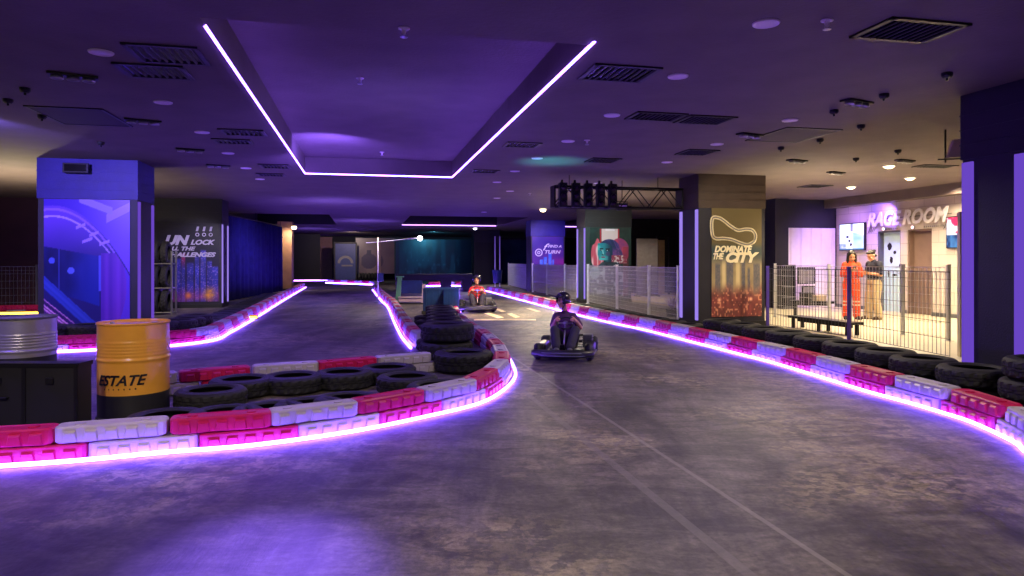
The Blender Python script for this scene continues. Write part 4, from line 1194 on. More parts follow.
for i, (x, y, w_, d_) in enumerate(vents):
    p = cpos(x, y); o = thing('ceiling_vent',vlabel(i,x,y),'vent',p,TH,'ceiling vents')
    k = MB()
    for sx in (-1,1): k.box((sx*w_/2,0,-.008),(.04,d_+.04,.016)); k.box((0,sx*d_/2,-.008),(w_+.04,.04,.016))
    k.build('frame',M['black_metal'],o)
    k = MB(); n = max(4,int(w_/.06)); Mr = None
    for q in range(n): k.box((0,0,0),(.012,d_-.03,.03),T(-w_/2+.03+(w_-.06)*q/(n-1),0,-.004) @ Matrix.Rotation(.6,4,'Y'))
    k.build('louvre',gm,o)
    k = MB(); k.box((0,0,-.001),(w_,d_,.002)); k.build('backing',M['dark'],o)
# ceiling hatches
for x, y, w_, d_, lab in ((82,116.5,.80,1.05,'flush framed ceiling hatch above the big left pillar'),(792,135,.82,1.0,'flush framed ceiling hatch over the right-hand kerb')):
    p = cpos(x, y); o = thing('ceiling_hatch',lab,'hatch',p,TH)
    k = MB(); k.box((0,0,-.004),(w_,d_,.008)); k.build('panel',mat('dark hatch panel',(58,50,58),.7),o)
    k = MB()
    for sx in (-1,1): k.box((sx*w_/2,0,-.006),(.03,d_+.03,.014)); k.box((0,sx*d_/2,-.006),(w_+.03,.03,.014))
    k.build('frame',M['black_metal'],o)
# multi-lens spot fittings, sprinklers, detectors
spots = [(73,75,'left of the big recess, nearest the camera'),(143,120,'beside the left hatch'),(218,165,'above the right edge of the big left pillar'),(857,101,'in front of the lit downlights'),(750,134,'beside the right-hand hatch'),(797,160,'beyond the right-hand hatch'),(905,160,'just left of the near right pillar'),(836,172,'beside the lit downlights'),(190,149,'between the left downlights')]
for x, y, w_ in spots:
    p = cpos(x, y); o = thing('spot_fitting','dark three-lens ceiling spot fitting '+w_,'spotlight',p,TH+.3)
    k = MB(); k.box((0,0,-.012),(.42,.14,.024),bev=.006); k.build('plate',M['black_metal'],o)
    for q in (-1,0,1):
        k = MB(); k.smooth = True; k.lathe([(.03,-.02),(.052,-.024),(.056,-.05),(.05,-.055),(.045,-.04),(0,-.035)],16,T(q*.13,0,0)); k.build('lamp_cup',M['steel'],o)
spk = [(404,28,'under the front of the big recess',True),(827,20,'near the upper right vent',False),(360,78,'inside the big recess on the left',True),(382,152,'inside the big recess at the far end',True),(587,140,'right of the recess',False),(530,193,'above the neon poster pillar',False)]
for x, y, w_, inr in spk:
    z = HT+.34 if inr and y > 60 else HT
    p = G(x,y,z) if not (inr and y < 60) else cpos(x,y)
    o = thing('sprinkler','small ceiling sprinkler '+w_,'sprinkler',p,0)
    k = MB(); k.lathe([(0,0),(.045,0),(.045,-.008),(.02,-.014),(.012,-.05),(0,-.05)],18); k.build('rose',M['disc'],o)
    k = MB(); k.lathe([(0,-.07),(.03,-.068),(.03,-.072),(0,-.075)],16); k.tube([(-.015,0,-.05),(-.018,0,-.07)],.004,6); k.tube([(.015,0,-.05),(.018,0,-.07)],.004,6); k.build('deflector',M['steel'],o)
det = [(8,99),(25,88),(947,73),(884,94),(861,125),(834,110),(781,147),(101,142),(42,115),(820,139),(856,158),(898,150)]
for i, (x, y) in enumerate(det):
    p = cpos(x, y); o = thing('ceiling_stub','small dark pipe stub under the ceiling, %s on the %s side' % (nth(1+[q[0] < 400 for q in det[:i]].count(x < 400)),'left' if x < 400 else 'right'),'pipe stub',p,0,'ceiling pipe stubs')
    k = MB(); k.lathe([(0,0),(.05,0),(.05,-.03),(.035,-.05),(0,-.05)],14); k.build('cap',M['black'],o)
    k = MB(); k.lathe([(.012,-.05),(.012,-.075),(0,-.075)],10); k.build('nozzle',M['black_metal'],o)
# box fitting high on the big left pillar
o = thing('exit_box','small dark box fitting on the head of the big left pillar','box',tuple(PD(76,11.82,2.96)),TH)
k = MB(); k.box((0,0,0),(.40,.07,.17),bev=.01); k.build('housing',M['black'],o)
k = MB(); k.box((0,-.038,0),(.34,.008,.12)); k.build('cover',M['dark'],o)
o = thing('pendant_lamp','lit warm lamp hanging beside the brown pillar at the curtain end','lamp',PD(294,30.6,2.85),0)
k = MB(); k.smooth = True; k.ball((0,0,0),(.11,.11,.09)); k.build('bulb',M['warm'],o)
k = MB(); k.lathe([(.0,.09),(.09,.07),(.1,.05),(.0,.12)],16); k.tube([(0,0,.08),(0,0,HT-2.85)],.01,6); k.build('lamp_holder',M['black_metal'],o)
# painted grid marks on the track
o = None
for i, q in enumerate((((484,313.5),(489,312.8),(504,317.6),(498,318.4)),((507,314),(512,313.4),(520,317),(515,317.8)),((494,309),(498,308.6),(506,311.6),(502,312.2)),((526,308.6),(530,308.2),(541,311.4),(537,312)),((474,319.2),(536,319.2),(536,320.6),(474,320.6)))):
    k = MB(); k.prism([tuple(G(*p))[:2] for p in q],.001,.004); struct(k.build('trim_%d' % (5+i), mat('worn cream line paint',(210,190,150),.6,var=.3,scale=5)))
# ================================================================== PEOPLE
V = Vector
def remesh(k, name, m, parent, vox=.007, smooth=3):
    o = k.build(name, m, None)
    r = o.modifiers.new('r','REMESH'); r.mode = 'VOXEL'; r.voxel_size = vox; r.use_smooth_shade = True
    s = o.modifiers.new('s','SMOOTH'); s.factor = .5; s.iterations = smooth
    dg = bpy.context.evaluated_depsgraph_get(); dg.update()
    me = bpy.data.meshes.new_from_object(o.evaluated_get(dg))
    old = o.data; o.modifiers.clear(); o.data = me; bpy.data.meshes.remove(old); me.name = name
    if not me.materials: me.materials.append(m)
    me.polygons.foreach_set('use_smooth',[True]*len(me.polygons))
    o.parent = parent; return o
def hand(k, wr, d, palm_n, sc, curl=.5, thumb_side=1):
    """wr wrist, d direction of the fingers, palm_n direction the palm faces"""
    d = V(d).normalized(); pn = V(palm_n); pn = (pn-d*pn.dot(d)).normalized(); sd = d.cross(pn)*thumb_side
    pc = wr+d*.045*sc; k.limb([wr, pc-sd*.012*sc, wr+d*.085*sc-sd*.012*sc],[.024*sc,.026*sc,.022*sc]); k.limb([wr,pc+sd*.016*sc,wr+d*.08*sc+sd*.018*sc],[.024*sc,.023*sc,.02*sc])
    for i, (off, ln) in enumerate(((.030,.070),(.010,.080),(-.010,.074),(-.029,.058))):
        b = wr+d*(.082-.006*abs(i-1))*sc+sd*off*sc; pts = [b]; a = 0
        for f in (.45,.32,.23):
            a += curl; pts.append(pts[-1]+(d*math.cos(a)+pn*math.sin(a))*ln*f*sc)
        k.limb(pts,[.0095*sc,.009*sc,.0082*sc,.007*sc])
    b = wr+d*.03*sc+sd*.026*sc; t1 = b+(d*.5+sd*.8).normalized()*.034*sc; t2 = t1+(d*.85+sd*.25+pn*.5*curl).normalized()*.03*sc; t3 = t2+(d*.9+pn*.6*curl).normalized()*.022*sc
    k.limb([b,t1,t2,t3],[.0125*sc,.011*sc,.010*sc,.008*sc])
def head_parts(k, c, R, sc, neck_to=None):
    """skull, jaw, nose, brows, ears; R orients the head whose face looks along -Y"""
    q = lambda x,y,z: c+R @ V((x,y,z))*sc
    R3 = R
    k.ball(q(0,.012,.025),(.074*sc,.092*sc,.088*sc),18,12,tilt=R3)
    k.ball(q(0,-.020,-.03),(.058*sc,.070*sc,.075*sc),16,10,tilt=R3)
    k.limb([q(-.03,-.03,-.075),q(0,-.068,-.092),q(.03,-.03,-.075)],[.026*sc,.022*sc,.026*sc])
    k.limb([q(0,-.082,.012),q(0,-.103,-.022)],[.009*sc,.014*sc])
    for s in (-1,1):
        k.ball(q(s*.010,-.094,-.026),.009*sc,8,6)
        k.ball(q(s*.076,.015,-.005),(.010*sc,.020*sc,.030*sc),10,8,tilt=R3)
        k.limb([q(s*.015,-.080,.022),q(s*.045,-.070,.024)],[.010*sc,.010*sc])
        k.ball(q(s*.042,-.058,-.03),.022*sc,10,8)
    k.limb([q(-.018,-.080,-.053),q(0,-.088,-.052),q(.018,-.080,-.053)],[.008*sc,.010*sc,.008*sc])
def face_features(parent, c, R, sc):
    q = lambda x,y,z: c+R @ V((x,y,z))*sc
    for s in (-1,1):
        k = MB(); k.smooth = True; k.ball(q(s*.030,-.079,.003),(.013*sc,.007*sc,.008*sc),12,8,tilt=R); k.build('eye',M['eye'],parent)
    for s in (-1,1):
        k = MB(); k.smooth = True; k.limb([q(s*.014,-.090,.028),q(s*.048,-.078,.029)],[.0045*sc,.004*sc]); k.build('eyebrow',M['hair'],parent)
    k = MB(); k.smooth = True; k.limb([q(-.02,-.086,-.053),q(0,-.096,-.053),q(.02,-.086,-.053)],[.004*sc,.0065*sc,.004*sc]); k.build('mouth',M['lips'],parent)
def trunk(k, J, g=0.0, top=True):
    sc = J['sc']
    pel, wai, che, nk = J['pelvis'], J['waist'], J['chest'], J['neck']
    up = (che-pel).normalized(); 
    Rt = V((0,0,1)).rotation_difference(up).to_matrix()
    k.ball(pel,(J['hipw']*sc+g,.105*sc+g,.115*sc+g),16,10,tilt=Rt)
    k.ball(pel.lerp(wai,.55),(J['hipw']*.92*sc+g,.10*sc+g,.12*sc+g),16,10,tilt=Rt)
    k.ball(wai,(J['waistw']*sc+g,.090*sc+g,.12*sc+g),16,10,tilt=Rt)
    k.ball(wai.lerp(che,.5),(J['waistw']*1.04*sc+g,.095*sc+g,.12*sc+g),16,10,tilt=Rt)
    k.ball(che,(J['chestw']*sc+g,.105*sc+g,.145*sc+g),16,10,tilt=Rt)
    if top:
        k.limb([J['shl'],J['chest']+up*.115*sc,J['shr']],[.044*sc+g,.056*sc+g*.8,.044*sc+g])
        k.limb([J['chest']+up*.10*sc, nk],[.062*sc+g*.6,.05*sc+g*.4])
def arm(k, J, s, g=0.0, t=1.0):
    sc = J['sc']; a, b, c = J['sh'+s], J['el'+s], J['wr'+s]
    if t <= 1: e = a.lerp(b,t); k.limb([a,e],[.050*sc+g,.043*sc+g]); return
    e = b.lerp(c,t-1); k.limb([a,a.lerp(b,.5),b],[.050*sc+g,.044*sc+g,.038*sc+g]); k.limb([b,b.lerp(e,.35),e],[.038*sc+g,.038*sc+g,.029*sc+g])
def leg(k, J, s, g=0.0, t=2.0, flare=0.0):
    sc = J['sc']; a, b, c = J['hp'+s], J['kn'+s], J['an'+s]
    k.limb([a,a.lerp(b,.45),b],[.085*sc+g,.074*sc+g,.056*sc+g])
    e = b.lerp(c,t-1); k.limb([b,b.lerp(e,.35),e],[.056*sc+g,.055*sc+g,.036*sc+g+flare])
def foot(k, an, d, sc, g=0.0):
    d = V(d).normalized(); lo = V((0,0,-.045*sc)); sd = V((-d.y,d.x,0))
    k.limb([an-d*.035*sc+lo*.55,an+d*.05*sc+lo*.55,an+d*.125*sc+lo*.95,an+d*.165*sc+lo*1.0],[.040*sc+g,.042*sc+g,.036*sc+g,.026*sc+g])
def full_body(J, parent, m=None, vox=.0065):
    k = MB(); trunk(k,J); R = J['R']; sc = J['sc']
    k.limb([J['neck'],J['head']+R @ V((0,.02,-.06))*sc],[.048*sc,.046*sc]); head_parts(k,J['head'],R,sc)
    for s in 'lr':
        arm(k,J,s,0,2.0); leg(k,J,s); foot(k,J['an'+s],J['fd'+s],sc)
        hand(k,J['wr'+s],J['hd'+s],J['hn'+s],sc,J.get('curl',.5),J['ts'+s])
    return remesh(k,'body',m or M['skin'],parent,vox,2)

# ---------------------------------------------------------------- woman in the orange coverall
wp = PD(851.5,15.75)
wo = thing('person','person in orange coverall standing at the fence looking down at joined hands','person',wp,math.radians(-14))
s = 1.0
J = dict(sc=1.0,pelvis=V((0,0,.86)),waist=V((0,0,1.00)),chest=V((0,.01,1.17)),neck=V((0,.012,1.34)),head=V((0,-.022,1.455)),
  hipw=.158,waistw=.118,chestw=.142,shl=V((.140,.01,1.265)),shr=V((-.140,.01,1.265)),ell=V((.205,-.02,1.03)),elr=V((-.205,-.02,1.03)),
  wrl=V((.07,-.215,1.125)),wrr=V((-.07,-.215,1.125)),hdl=(-.75,-.55,.25),hdr=(.75,-.55,.25),hnl=(-.3,.35,.9),hnr=(.3,.35,.9),tsl=-1,tsr=1,
  hpl=V((.090,0,.82)),hpr=V((-.090,0,.82)),knl=V((.105,-.02,.46)),knr=V((-.105,-.02,.46)),anl=V((.115,.02,.075)),anr=V((-.115,.02,.075)),
  fdl=(.25,-1,0),fdr=(-.25,-1,0),curl=.55,R=Matrix.Rotation(math.radians(24),3,'X'))
full_body(J, wo)
k = MB(); trunk(k,J,.020)
for q in 'lr': arm(k,J,q,.017,1.90); leg(k,J,q,.026,1.93,.022)
remesh(k,'coverall',M['orange'],wo,.009,3)
k = MB(); k.smooth = True
k.tube([J['waist']+V((.150*math.cos(a*PI/12),.125*math.sin(a*PI/12),-.03)) for a in range(24)],.016,8,True); k.build('belt',mat('dark orange belt',(170,54,26),.8),wo)
for q in 'lr':
    for z in (.42,.34):
        t = (.46-z)/(.46-.075); c = J['kn'+q].lerp(J['an'+q],t); r_ = .087
        k = MB(); k.smooth = True; k.lathe([(r_,-.016),(r_+.004,0),(r_,.016)],24,T(c.x,c.y,c.z)); k.build('reflective_band',M['reflect'],wo)
    k = MB(); foot(k,J['an'+q],J['fd'+q],1.0,.008); remesh(k,'shoe',M['darkcloth'],wo,.007,2)
face_features(wo,J['head'],J['R'],1.0)
h = J['head']; R = J['R']; qq = lambda x,y,z: h+R @ V((x,y,z))
k = MB(); k.ball(qq(0,.025,.040),(.086,.092,.090),18,12,tilt=R)
for sx in (-1,1):
    k.limb([qq(sx*.045,-.045,.095),qq(sx*.078,-.015,.03),h+V((sx*.082,-.005,-.06)),h+V((sx*.088,-.01,-.17))],[.022,.024,.026,.022])
    k.limb([qq(sx*.06,.05,.04),h+V((sx*.07,.05,-.08)),h+V((sx*.075,.055,-.20))],[.04,.04,.03])
k.limb([qq(0,.09,.03),h+V((0,.085,-.09)),h+V((0,.08,-.20))],[.045,.045,.034])
remesh(k,'hair',M['hair'],wo,.008,2)
k = MB(); k.box((0,0,0),(.075,.012,.15),M=T(0,-.285,1.19) @ Matrix.Rotation(.5,4,'X'),bev=.004)
ph = k.build('mobile_phone',M['black'],None); ph.location = wo.location; ph.rotation_euler = wo.rotation_euler
tag(ph,'small dark phone held in the joined hands of the person in orange','phone')

# ---------------------------------------------------------------- person in dark tee and beige trousers
mp = PD(873.5,15.75)
mo = thing('person','person in navy tee and beige trousers standing sideways, head bowed, beside the person in orange','person',mp,math.radians(-78))
J = dict(sc=1.0,pelvis=V((0,.01,.865)),waist=V((0,.015,1.00)),chest=V((0,.015,1.18)),neck=V((0,-.005,1.36)),head=V((0,-.065,1.475)),
  hipw=.150,waistw=.135,chestw=.160,shl=V((.158,.01,1.278)),shr=V((-.158,.01,1.278)),ell=V((.215,.02,1.03)),elr=V((-.215,.02,1.03)),
  wrl=V((.10,-.215,1.07)),wrr=V((-.10,-.215,1.09)),hdl=(-.45,-.85,.2),hdr=(.45,-.85,.2),hnl=(-.5,.1,.8),hnr=(.5,.1,.8),tsl=-1,tsr=1,
  hpl=V((.09,.01,.82)),hpr=V((-.09,.01,.82)),knl=V((.10,-.01,.46)),knr=V((-.10,-.05,.46)),anl=V((.105,.06,.075)),anr=V((-.105,-.04,.075)),
  fdl=(.15,-1,0),fdr=(-.15,-1,0),curl=.6,R=Matrix.Rotation(math.radians(26),3,'X'))
full_body(J, mo)
k = MB(); trunk(k,J,.022)
for q in 'lr': arm(k,J,q,.026,.78)
remesh(k,'tee_shirt',M['navy'],mo,.009,3)
k = MB(); k.ball(J['pelvis'],(.178,.132,.13),16,10)
for q in 'lr': leg(k,J,q,.028,1.95,.03)
remesh(k,'trousers',M['khaki'],mo,.009,3)
for q in 'lr':
    k = MB(); foot(k,J['an'+q],J['fd'+q],1.06,.008); remesh(k,'shoe',mat('brown leather shoe',(70,48,40),.5),mo,.007,2)
face_features(mo,J['head'],J['R'],1.0)
h = J['head']; R = J['R']; qq = lambda x,y,z: h+R @ V((x,y,z))
k = MB(); k.ball(qq(0,.030,.050),(.082,.088,.082),18,12,tilt=R); k.limb([qq(-.035,-.045,.088),qq(.035,-.045,.088)],[.022,.022]); k.limb([qq(0,.09,.07),qq(0,.125,.06)],[.04,.036]); k.limb([qq(-.05,.07,-.03),qq(.05,.07,-.03)],[.035,.035])
remesh(k,'hair',M['hair'],mo,.008,2)

# ================================================================== KARTS AND DRIVERS
def kart(loc, rz, label, sc=1.0, steer=0.0):
    o = thing('go_kart',label,'go-kart',loc,rz); o.scale = (sc,sc,sc)
    k = MB(); k.smooth = True
    fr_ = [(-.20,-.62,.09),(-.20,-.30,.09),(-.30,-.05,.09),(-.30,.35,.10),(-.27,.62,.12)]
    for sx in (1,-1): k.tube([(x*sx,y,z) for x,y,z in fr_],.016,8)
    for y, w_ in ((-.60,.2),(-.28,.2),(.1,.3),(.6,.27)): k.tube([(-w_,y,.09),(w_,y,.09)],.016,8)
    k.build('chassis_frame',M['steel'],o)
    k = MB(); k.prism([(-.2,-.62),(.2,-.62),(.3,-.1),(.3,.2),(-.3,.2),(-.3,-.1)],.062,.072); k.build('floor_tray',M['plas'],o)
    # front bumper: long curved low moulding
    k = MB(); k.smooth = True
    n = 22; pts = []; 
    for i in range(n+1):
        t = i/n*2-1; pts.append((t*.49,-.80+.16*abs(t)**3,.125))
    vs = []; fs = []; sec = [(-.0,-.065),(-.055,-.05),(-.075,0),(-.055,.05),(0,.07),(.05,.05),(.06,0),(.05,-.05)]
    for x,y,z in pts:
        for a,b in sec: vs.append((x,y+a,z+b*(1-.25*abs(x/.49)**2)))
    ns = len(sec)
    for i in range(n):
        for j in range(ns): fs.append((i*ns+j,i*ns+(j+1)%ns,(i+1)*ns+(j+1)%ns,(i+1)*ns+j))
    fs += [tuple(range(ns)),tuple(n*ns+j for j in reversed(range(ns)))]
    k.add(vs,fs); b = k.build('front_bumper',M['plas'],o)
    k = MB(); k.smooth = True; k.tube([(-.47,-.70,.115),(-.30,-.845,.105),(0,-.882,.105),(.30,-.845,.105),(.47,-.70,.115)],.010,8); k.tube([(-.42,-.72,.155),(-.28,-.84,.15),(0,-.878,.15),(.28,-.84,.15),(.42,-.72,.155)],.008,8); k.build('scuffed_trim',M['grey'],b)
    # front fairing with number panel shape
    k = MB(); k.prism([(-.05,.14),(.05,.14),(.035,.30),(-.035,.30)],-.012,.012,'y',T(0,-.56,0) @ Matrix.Rotation(.5,4,'X')); k.build('front_fairing',M['plas'],o)
    for sx in (-1,1):
        k = MB(); k.box((sx*.39,.02,.14),(.16,.62,.17),bev=.05); k.build('side_pod',M['plas'],o)
        k = MB(); k.smooth = True; k.tube([(sx*.30,-.28,.07),(sx*.47,-.25,.07),(sx*.475,.28,.07),(sx*.30,.32,.07)],.012,8); k.build('side_rail',M['steel'],o)
    k = MB(); k.smooth = True; k.tube([(-.46,.60,.14),(-.46,.80,.14),(-.3,.86,.14),(.3,.86,.14),(.46,.80,.14),(.46,.60,.14)],.03,10); k.tube([(-.3,.84,.26),(.3,.84,.26)],.02,10); k.tube([(-.28,.62,.12),(-.3,.84,.26)],.014,8); k.tube([(.28,.62,.12),(.3,.84,.26)],.014,8); k.build('rear_bumper',M['plas'],o)
    for sx, y, w_, r_, a_ in ((-1,-.50,.12,.13,steer),(1,-.50,.12,.13,steer),(-1,.52,.17,.14,0),(1,.52,.17,.14,0)):
        w0 = bpy.data.objects.new('wheel',None); COL.objects.link(w0); w0.parent = o; w0.location = (sx*(.41 if y < 0 else .40),y,r_); w0.rotation_euler = (0,0,a_); w0.empty_display_size = .1
        k = MB(); k.lathe([(.07,-w_/2+.01),(r_-.03,-w_/2),(r_-.004,-w_/2+.03),(r_,-w_/4),(r_,w_/4),(r_-.004,w_/2-.03),(r_-.03,w_/2),(.07,w_/2-.01)],32,Matrix.Rotation(PI/2,4,'Y')); k.smooth = True; k.sm = [True]*len(k.f); k.build('tyre',M['tyre'],w0)
        k = MB(); k.lathe([(.072,-w_/2+.01),(.060,-w_/2+.02),(.05,-.01),(.02,-.0),(.0,-.0)],24,Matrix.Rotation(PI/2,4,'Y')); k.lathe([(.072,w_/2-.01),(.060,w_/2-.02),(.05,.01),(.02,.02),(.0,.02)],24,Matrix.Rotation(PI/2,4,'Y')); k.build('rim',M['steel'],w0)
    k = MB(); k.smooth = True; k.tube([(-.34,.52,.14),(.34,.52,.14)],.018,10); k.tube([(-.36,-.50,.13),(.36,-.50,.13)],.014,8); k.build('axle',M['steel'],o)
    # bucket seat shell
    vs = []; fs = []; rows = [(-.20,.16,.17,.02),(-.08,.115,.19,.07),(.08,.10,.20,.12),(.18,.16,.205,.15),(.26,.34,.20,.13),(.31,.52,.17,.09),(.325,.60,.12,.04)]
    for (y,z,hw,lip) in rows:
        for i in range(9):
            t = i/4-1; vs.append((hw*math.sin(t*PI/2)*1.0, y-(.10*abs(t)**3 if z > .2 else 0), z+lip*abs(t)**3*(1 if z < .2 else .1)))
    for i in range(len(rows)-1):
        for j in range(8): fs.append((i*9+j,i*9+j+1,(i+1)*9+j+1,(i+1)*9+j))
    k = MB(); k.smooth = True; k.add(vs,fs); st = k.build('seat',M['plas'],o); md = st.modifiers.new('Thickness','SOLIDIFY'); md.thickness = .014; md.offset = -1
    # engine, steering column and wheel, pedals
    k = MB(); k.box((.33,.36,.22),(.16,.22,.22),bev=.02)
    for z in (.16,.2,.24,.28): k.box((.33,.36,z),(.18,.24,.012))
    k.build('engine',M['grey'],o)
    k = MB(); k.smooth = True; k.tube([(0,-.52,.12),(0,-.175,.545)],.013,8); k.build('steering_column',M['bluecloth'] if False else M['steel'],o)
    sw = bpy.data.objects.new('steering_wheel',None); COL.objects.link(sw); sw.parent = o; sw.location = (0,-.17,.555); sw.rotation_euler = (math.radians(43),0,0); sw.empty_display_size = .1
    k = MB(); k.smooth = True; k.tube([(.135*math.cos(a*PI/16),.125*math.sin(a*PI/16),0) for a in range(32)],.013,8,True); k.build('wheel_rim',M['black'],sw)
    k = MB(); k.box((0,0,-.004),(.25,.03,.008)); k.box((0,-.055,-.004),(.03,.11,.008)); k.lathe([(.04,-.01),(.04,.012),(0,.016)],16); k.build('wheel_spokes',M['steel'],sw)
    for sx in (-1,1):
        k = MB(); k.smooth = True; k.tube([(sx*.10,-.58,.08),(sx*.10,-.62,.17)],.008,6); k.tube([(sx*.07,-.62,.175),(sx*.14,-.62,.175)],.012,8); k.build('pedal',M['steel'],o)
    return o
def driver(kt, label, top, trou, sleeve, head_yaw, head_pitch, helmet, sc=.88, dsc=1.0, lean=0.0):
    o = thing('person',label,'person',kt.location,kt.rotation_euler.z); o.scale = (dsc,dsc,dsc)
    lx = lean
    hd = V((lx*1.5,.14,.825))
    R = (Matrix.Rotation(math.radians(head_yaw),3,'Z') @ Matrix.Rotation(math.radians(head_pitch),3,'X'))
    J = dict(sc=sc,pelvis=V((0,.105,.235)),waist=V((0,.15,.36)),chest=V((lx*.6,.185,.515)),neck=V((lx,.18,.66)),head=hd,
      hipw=.155,waistw=.135,chestw=.155,shl=V((.135+lx*.8,.165,.585)),shr=V((-.135+lx*.8,.165,.585)),ell=V((.215,.0,.435)),elr=V((-.215,.0,.435)),
      wrl=V((.155,-.125,.545)),wrr=V((-.155,-.125,.545)),hdl=(-.25,-.75,.35),hdr=(.25,-.75,.35),hnl=(-.8,.1,-.5),hnr=(.8,.1,-.5),tsl=-1,tsr=1,
      hpl=V((.075,.06,.235)),hpr=V((-.075,.06,.235)),knl=V((.155,-.25,.415)),knr=V((-.155,-.25,.415)),anl=V((.095,-.50,.165)),anr=V((-.095,-.50,.165)),
      fdl=(.08,-1,0),fdr=(-.08,-1,0),curl=.75,R=R)
    full_body(J,o,vox=.0065); face_features(o,hd,R,sc)
    k = MB(); trunk(k,J,.018)
    for q in 'lr': arm(k,J,q,.018,sleeve)
    remesh(k,'shirt',M[top],o,.008,3)
    k = MB(); k.ball(J['pelvis'],(.155,.115,.11),16,10)
    for q in 'lr': leg(k,J,q,.020,1.93,.016)
    remesh(k,'trousers',M[trou],o,.008,3)
    for q in 'lr':
        k = MB(); foot(k,J['an'+q],J['fd'+q],sc,.010); remesh(k,'shoe',M['cream'] if top == 'redcloth' else M['grey'],o,.007,2)
    sc = sc*1.12
    q3 = lambda x,y,z: hd+R @ V((x,y,z))*sc
    # open-face helmet: shell with a face opening, brim and strap
    vs = []; fs = []; nu, nv = 36, 20
    for j in range(nv+1):
        th = PI*.70*j/nv
        for i in range(nu):
            a = 2*PI*i/nu; vs.append((.104*math.sin(th)*math.cos(a),.016+.122*math.sin(th)*math.sin(a),.030+.112*math.cos(th)))
    for j in range(nv):
        for i in range(nu):
            am = 2*PI*(i+.5)/nu; th = PI*.70*(j+.5)/nv
            front = abs((am-1.5*PI+PI)%(2*PI)-PI)
            if front < .95 and th > 1.12: continue
            fs.append((j*nu+i,(j+1)*nu+i,(j+1)*nu+(i+1)%nu,j*nu+(i+1)%nu))
    k = MB(); k.smooth = True; k.add([hd+R @ V(v)*sc*1.06 for v in vs],fs)
    hm = k.build('helmet',M[helmet],o); md = hm.modifiers.new('Thickness','SOLIDIFY'); md.thickness = .014
    k = MB(); k.smooth = True; k.tube([q3(.075,-.055,.075),q3(.04,-.115,.082),q3(0,-.128,.084),q3(-.04,-.115,.082),q3(-.075,-.055,.075)],.012,8); k.build('helmet_brim',M['black'],hm)
    k = MB(); k.smooth = True; k.tube([q3(.078,-.01,-.03),q3(.05,-.03,-.10),q3(0,-.045,-.125),q3(-.05,-.03,-.10),q3(-.078,-.01,-.03)],.007,6); k.build('chin_strap',M['black'],hm)
    return o
k1 = kart(PD(566.5,9.75),math.radians(-10),'black go-kart in the right-hand lane with the driver looking aside, nearest the camera',.86,.12)
driver(k1,'person in dark clothes and dark helmet driving the nearer go-kart, looking aside','purplecloth','darkcloth',.80,-48,4,'helmet',dsc=.93,lean=-.05)
k2 = kart(PD(477,18.55),math.radians(5),'black go-kart farther up the right-hand lane by the blue crates',1.02,-.1)
driver(k2,'person in red tee and dark helmet driving the farther go-kart','redcloth','darkcloth',.70,-2,0,'helmet',dsc=1.0)
# ================================================================== LIGHT, CAMERA
def lamp(kind, name, loc, color, power, target=None, size=.2, angle=60, blend=.5):
    L = bpy.data.lights.new(name, kind); L.color = color; L.energy = power
    if kind == 'SPOT': L.spot_size = math.radians(angle); L.spot_blend = blend; L.shadow_soft_size = size
    elif kind == 'POINT': L.shadow_soft_size = size
    elif kind == 'AREA': L.shape = 'DISK'; L.size = size
    o = bpy.data.objects.new(name, L); COL.objects.link(o); o.location = loc
    if target is not None: o.rotation_euler = (Vector(target)-Vector(loc)).to_track_quat('-Z','Y').to_euler()
    return o
WARM = (1.0,.78,.50); VIO = (.30,.16,1.0); BLUE = (.16,.12,1.0); TEAL = (.1,.75,.8)
for x, y in ((889,166),(910,178),(851,187)):
    p = cpos(x,y); lamp('SPOT','downlight_beam',p-Vector((0,0,.07)),WARM,260,p-Vector((0,0,3)),.06,150,.6)
for u, v in ((16,9.5),(15,13),(11.5,15.2),(10.8,12.2)):
    lamp('SPOT','visitor_downlight',A(u if u < 13.3 else 12.9,v,HT-.06),WARM,95,A(u if u < 13.3 else 12.7,v,0),.06,150,.6)
lamp('SPOT','sign_wash',wl(884,.35,2.75),(.25,.12,1.0),90,wl(880,0,2.2),.05,140,.8)
lamp('SPOT','sign_wash_low',wl(845,.9,2.8),(.5,.25,1.0),70,wl(845,0,1.2),.05,120,.8)
# warm beam over the far lane, over the curtain end and beyond the portrait fence
p = cpos(543,209); lamp('SPOT','lane_downlight',p-Vector((0,0,.12)),(1,.82,.55),420,p-Vector((.6,2.2,3)),.4,120,.7)
p = cpos(475,228); lamp('SPOT','far_downlight',p-Vector((0,0,.12)),(.95,.85,.9),260,p-Vector((0,1,3)),.08,130,.7)
lamp('SPOT','curtain_end_lamp',PD(293.5,30.4,2.75),(1,.78,.52),90,PD(289,31.2,1.4),.06,140,.7)
lamp('SPOT','visitor_far_lamp',PD(655,24.0,HT-.1),WARM,120,PD(655,24.6,0),.08,120,.7)
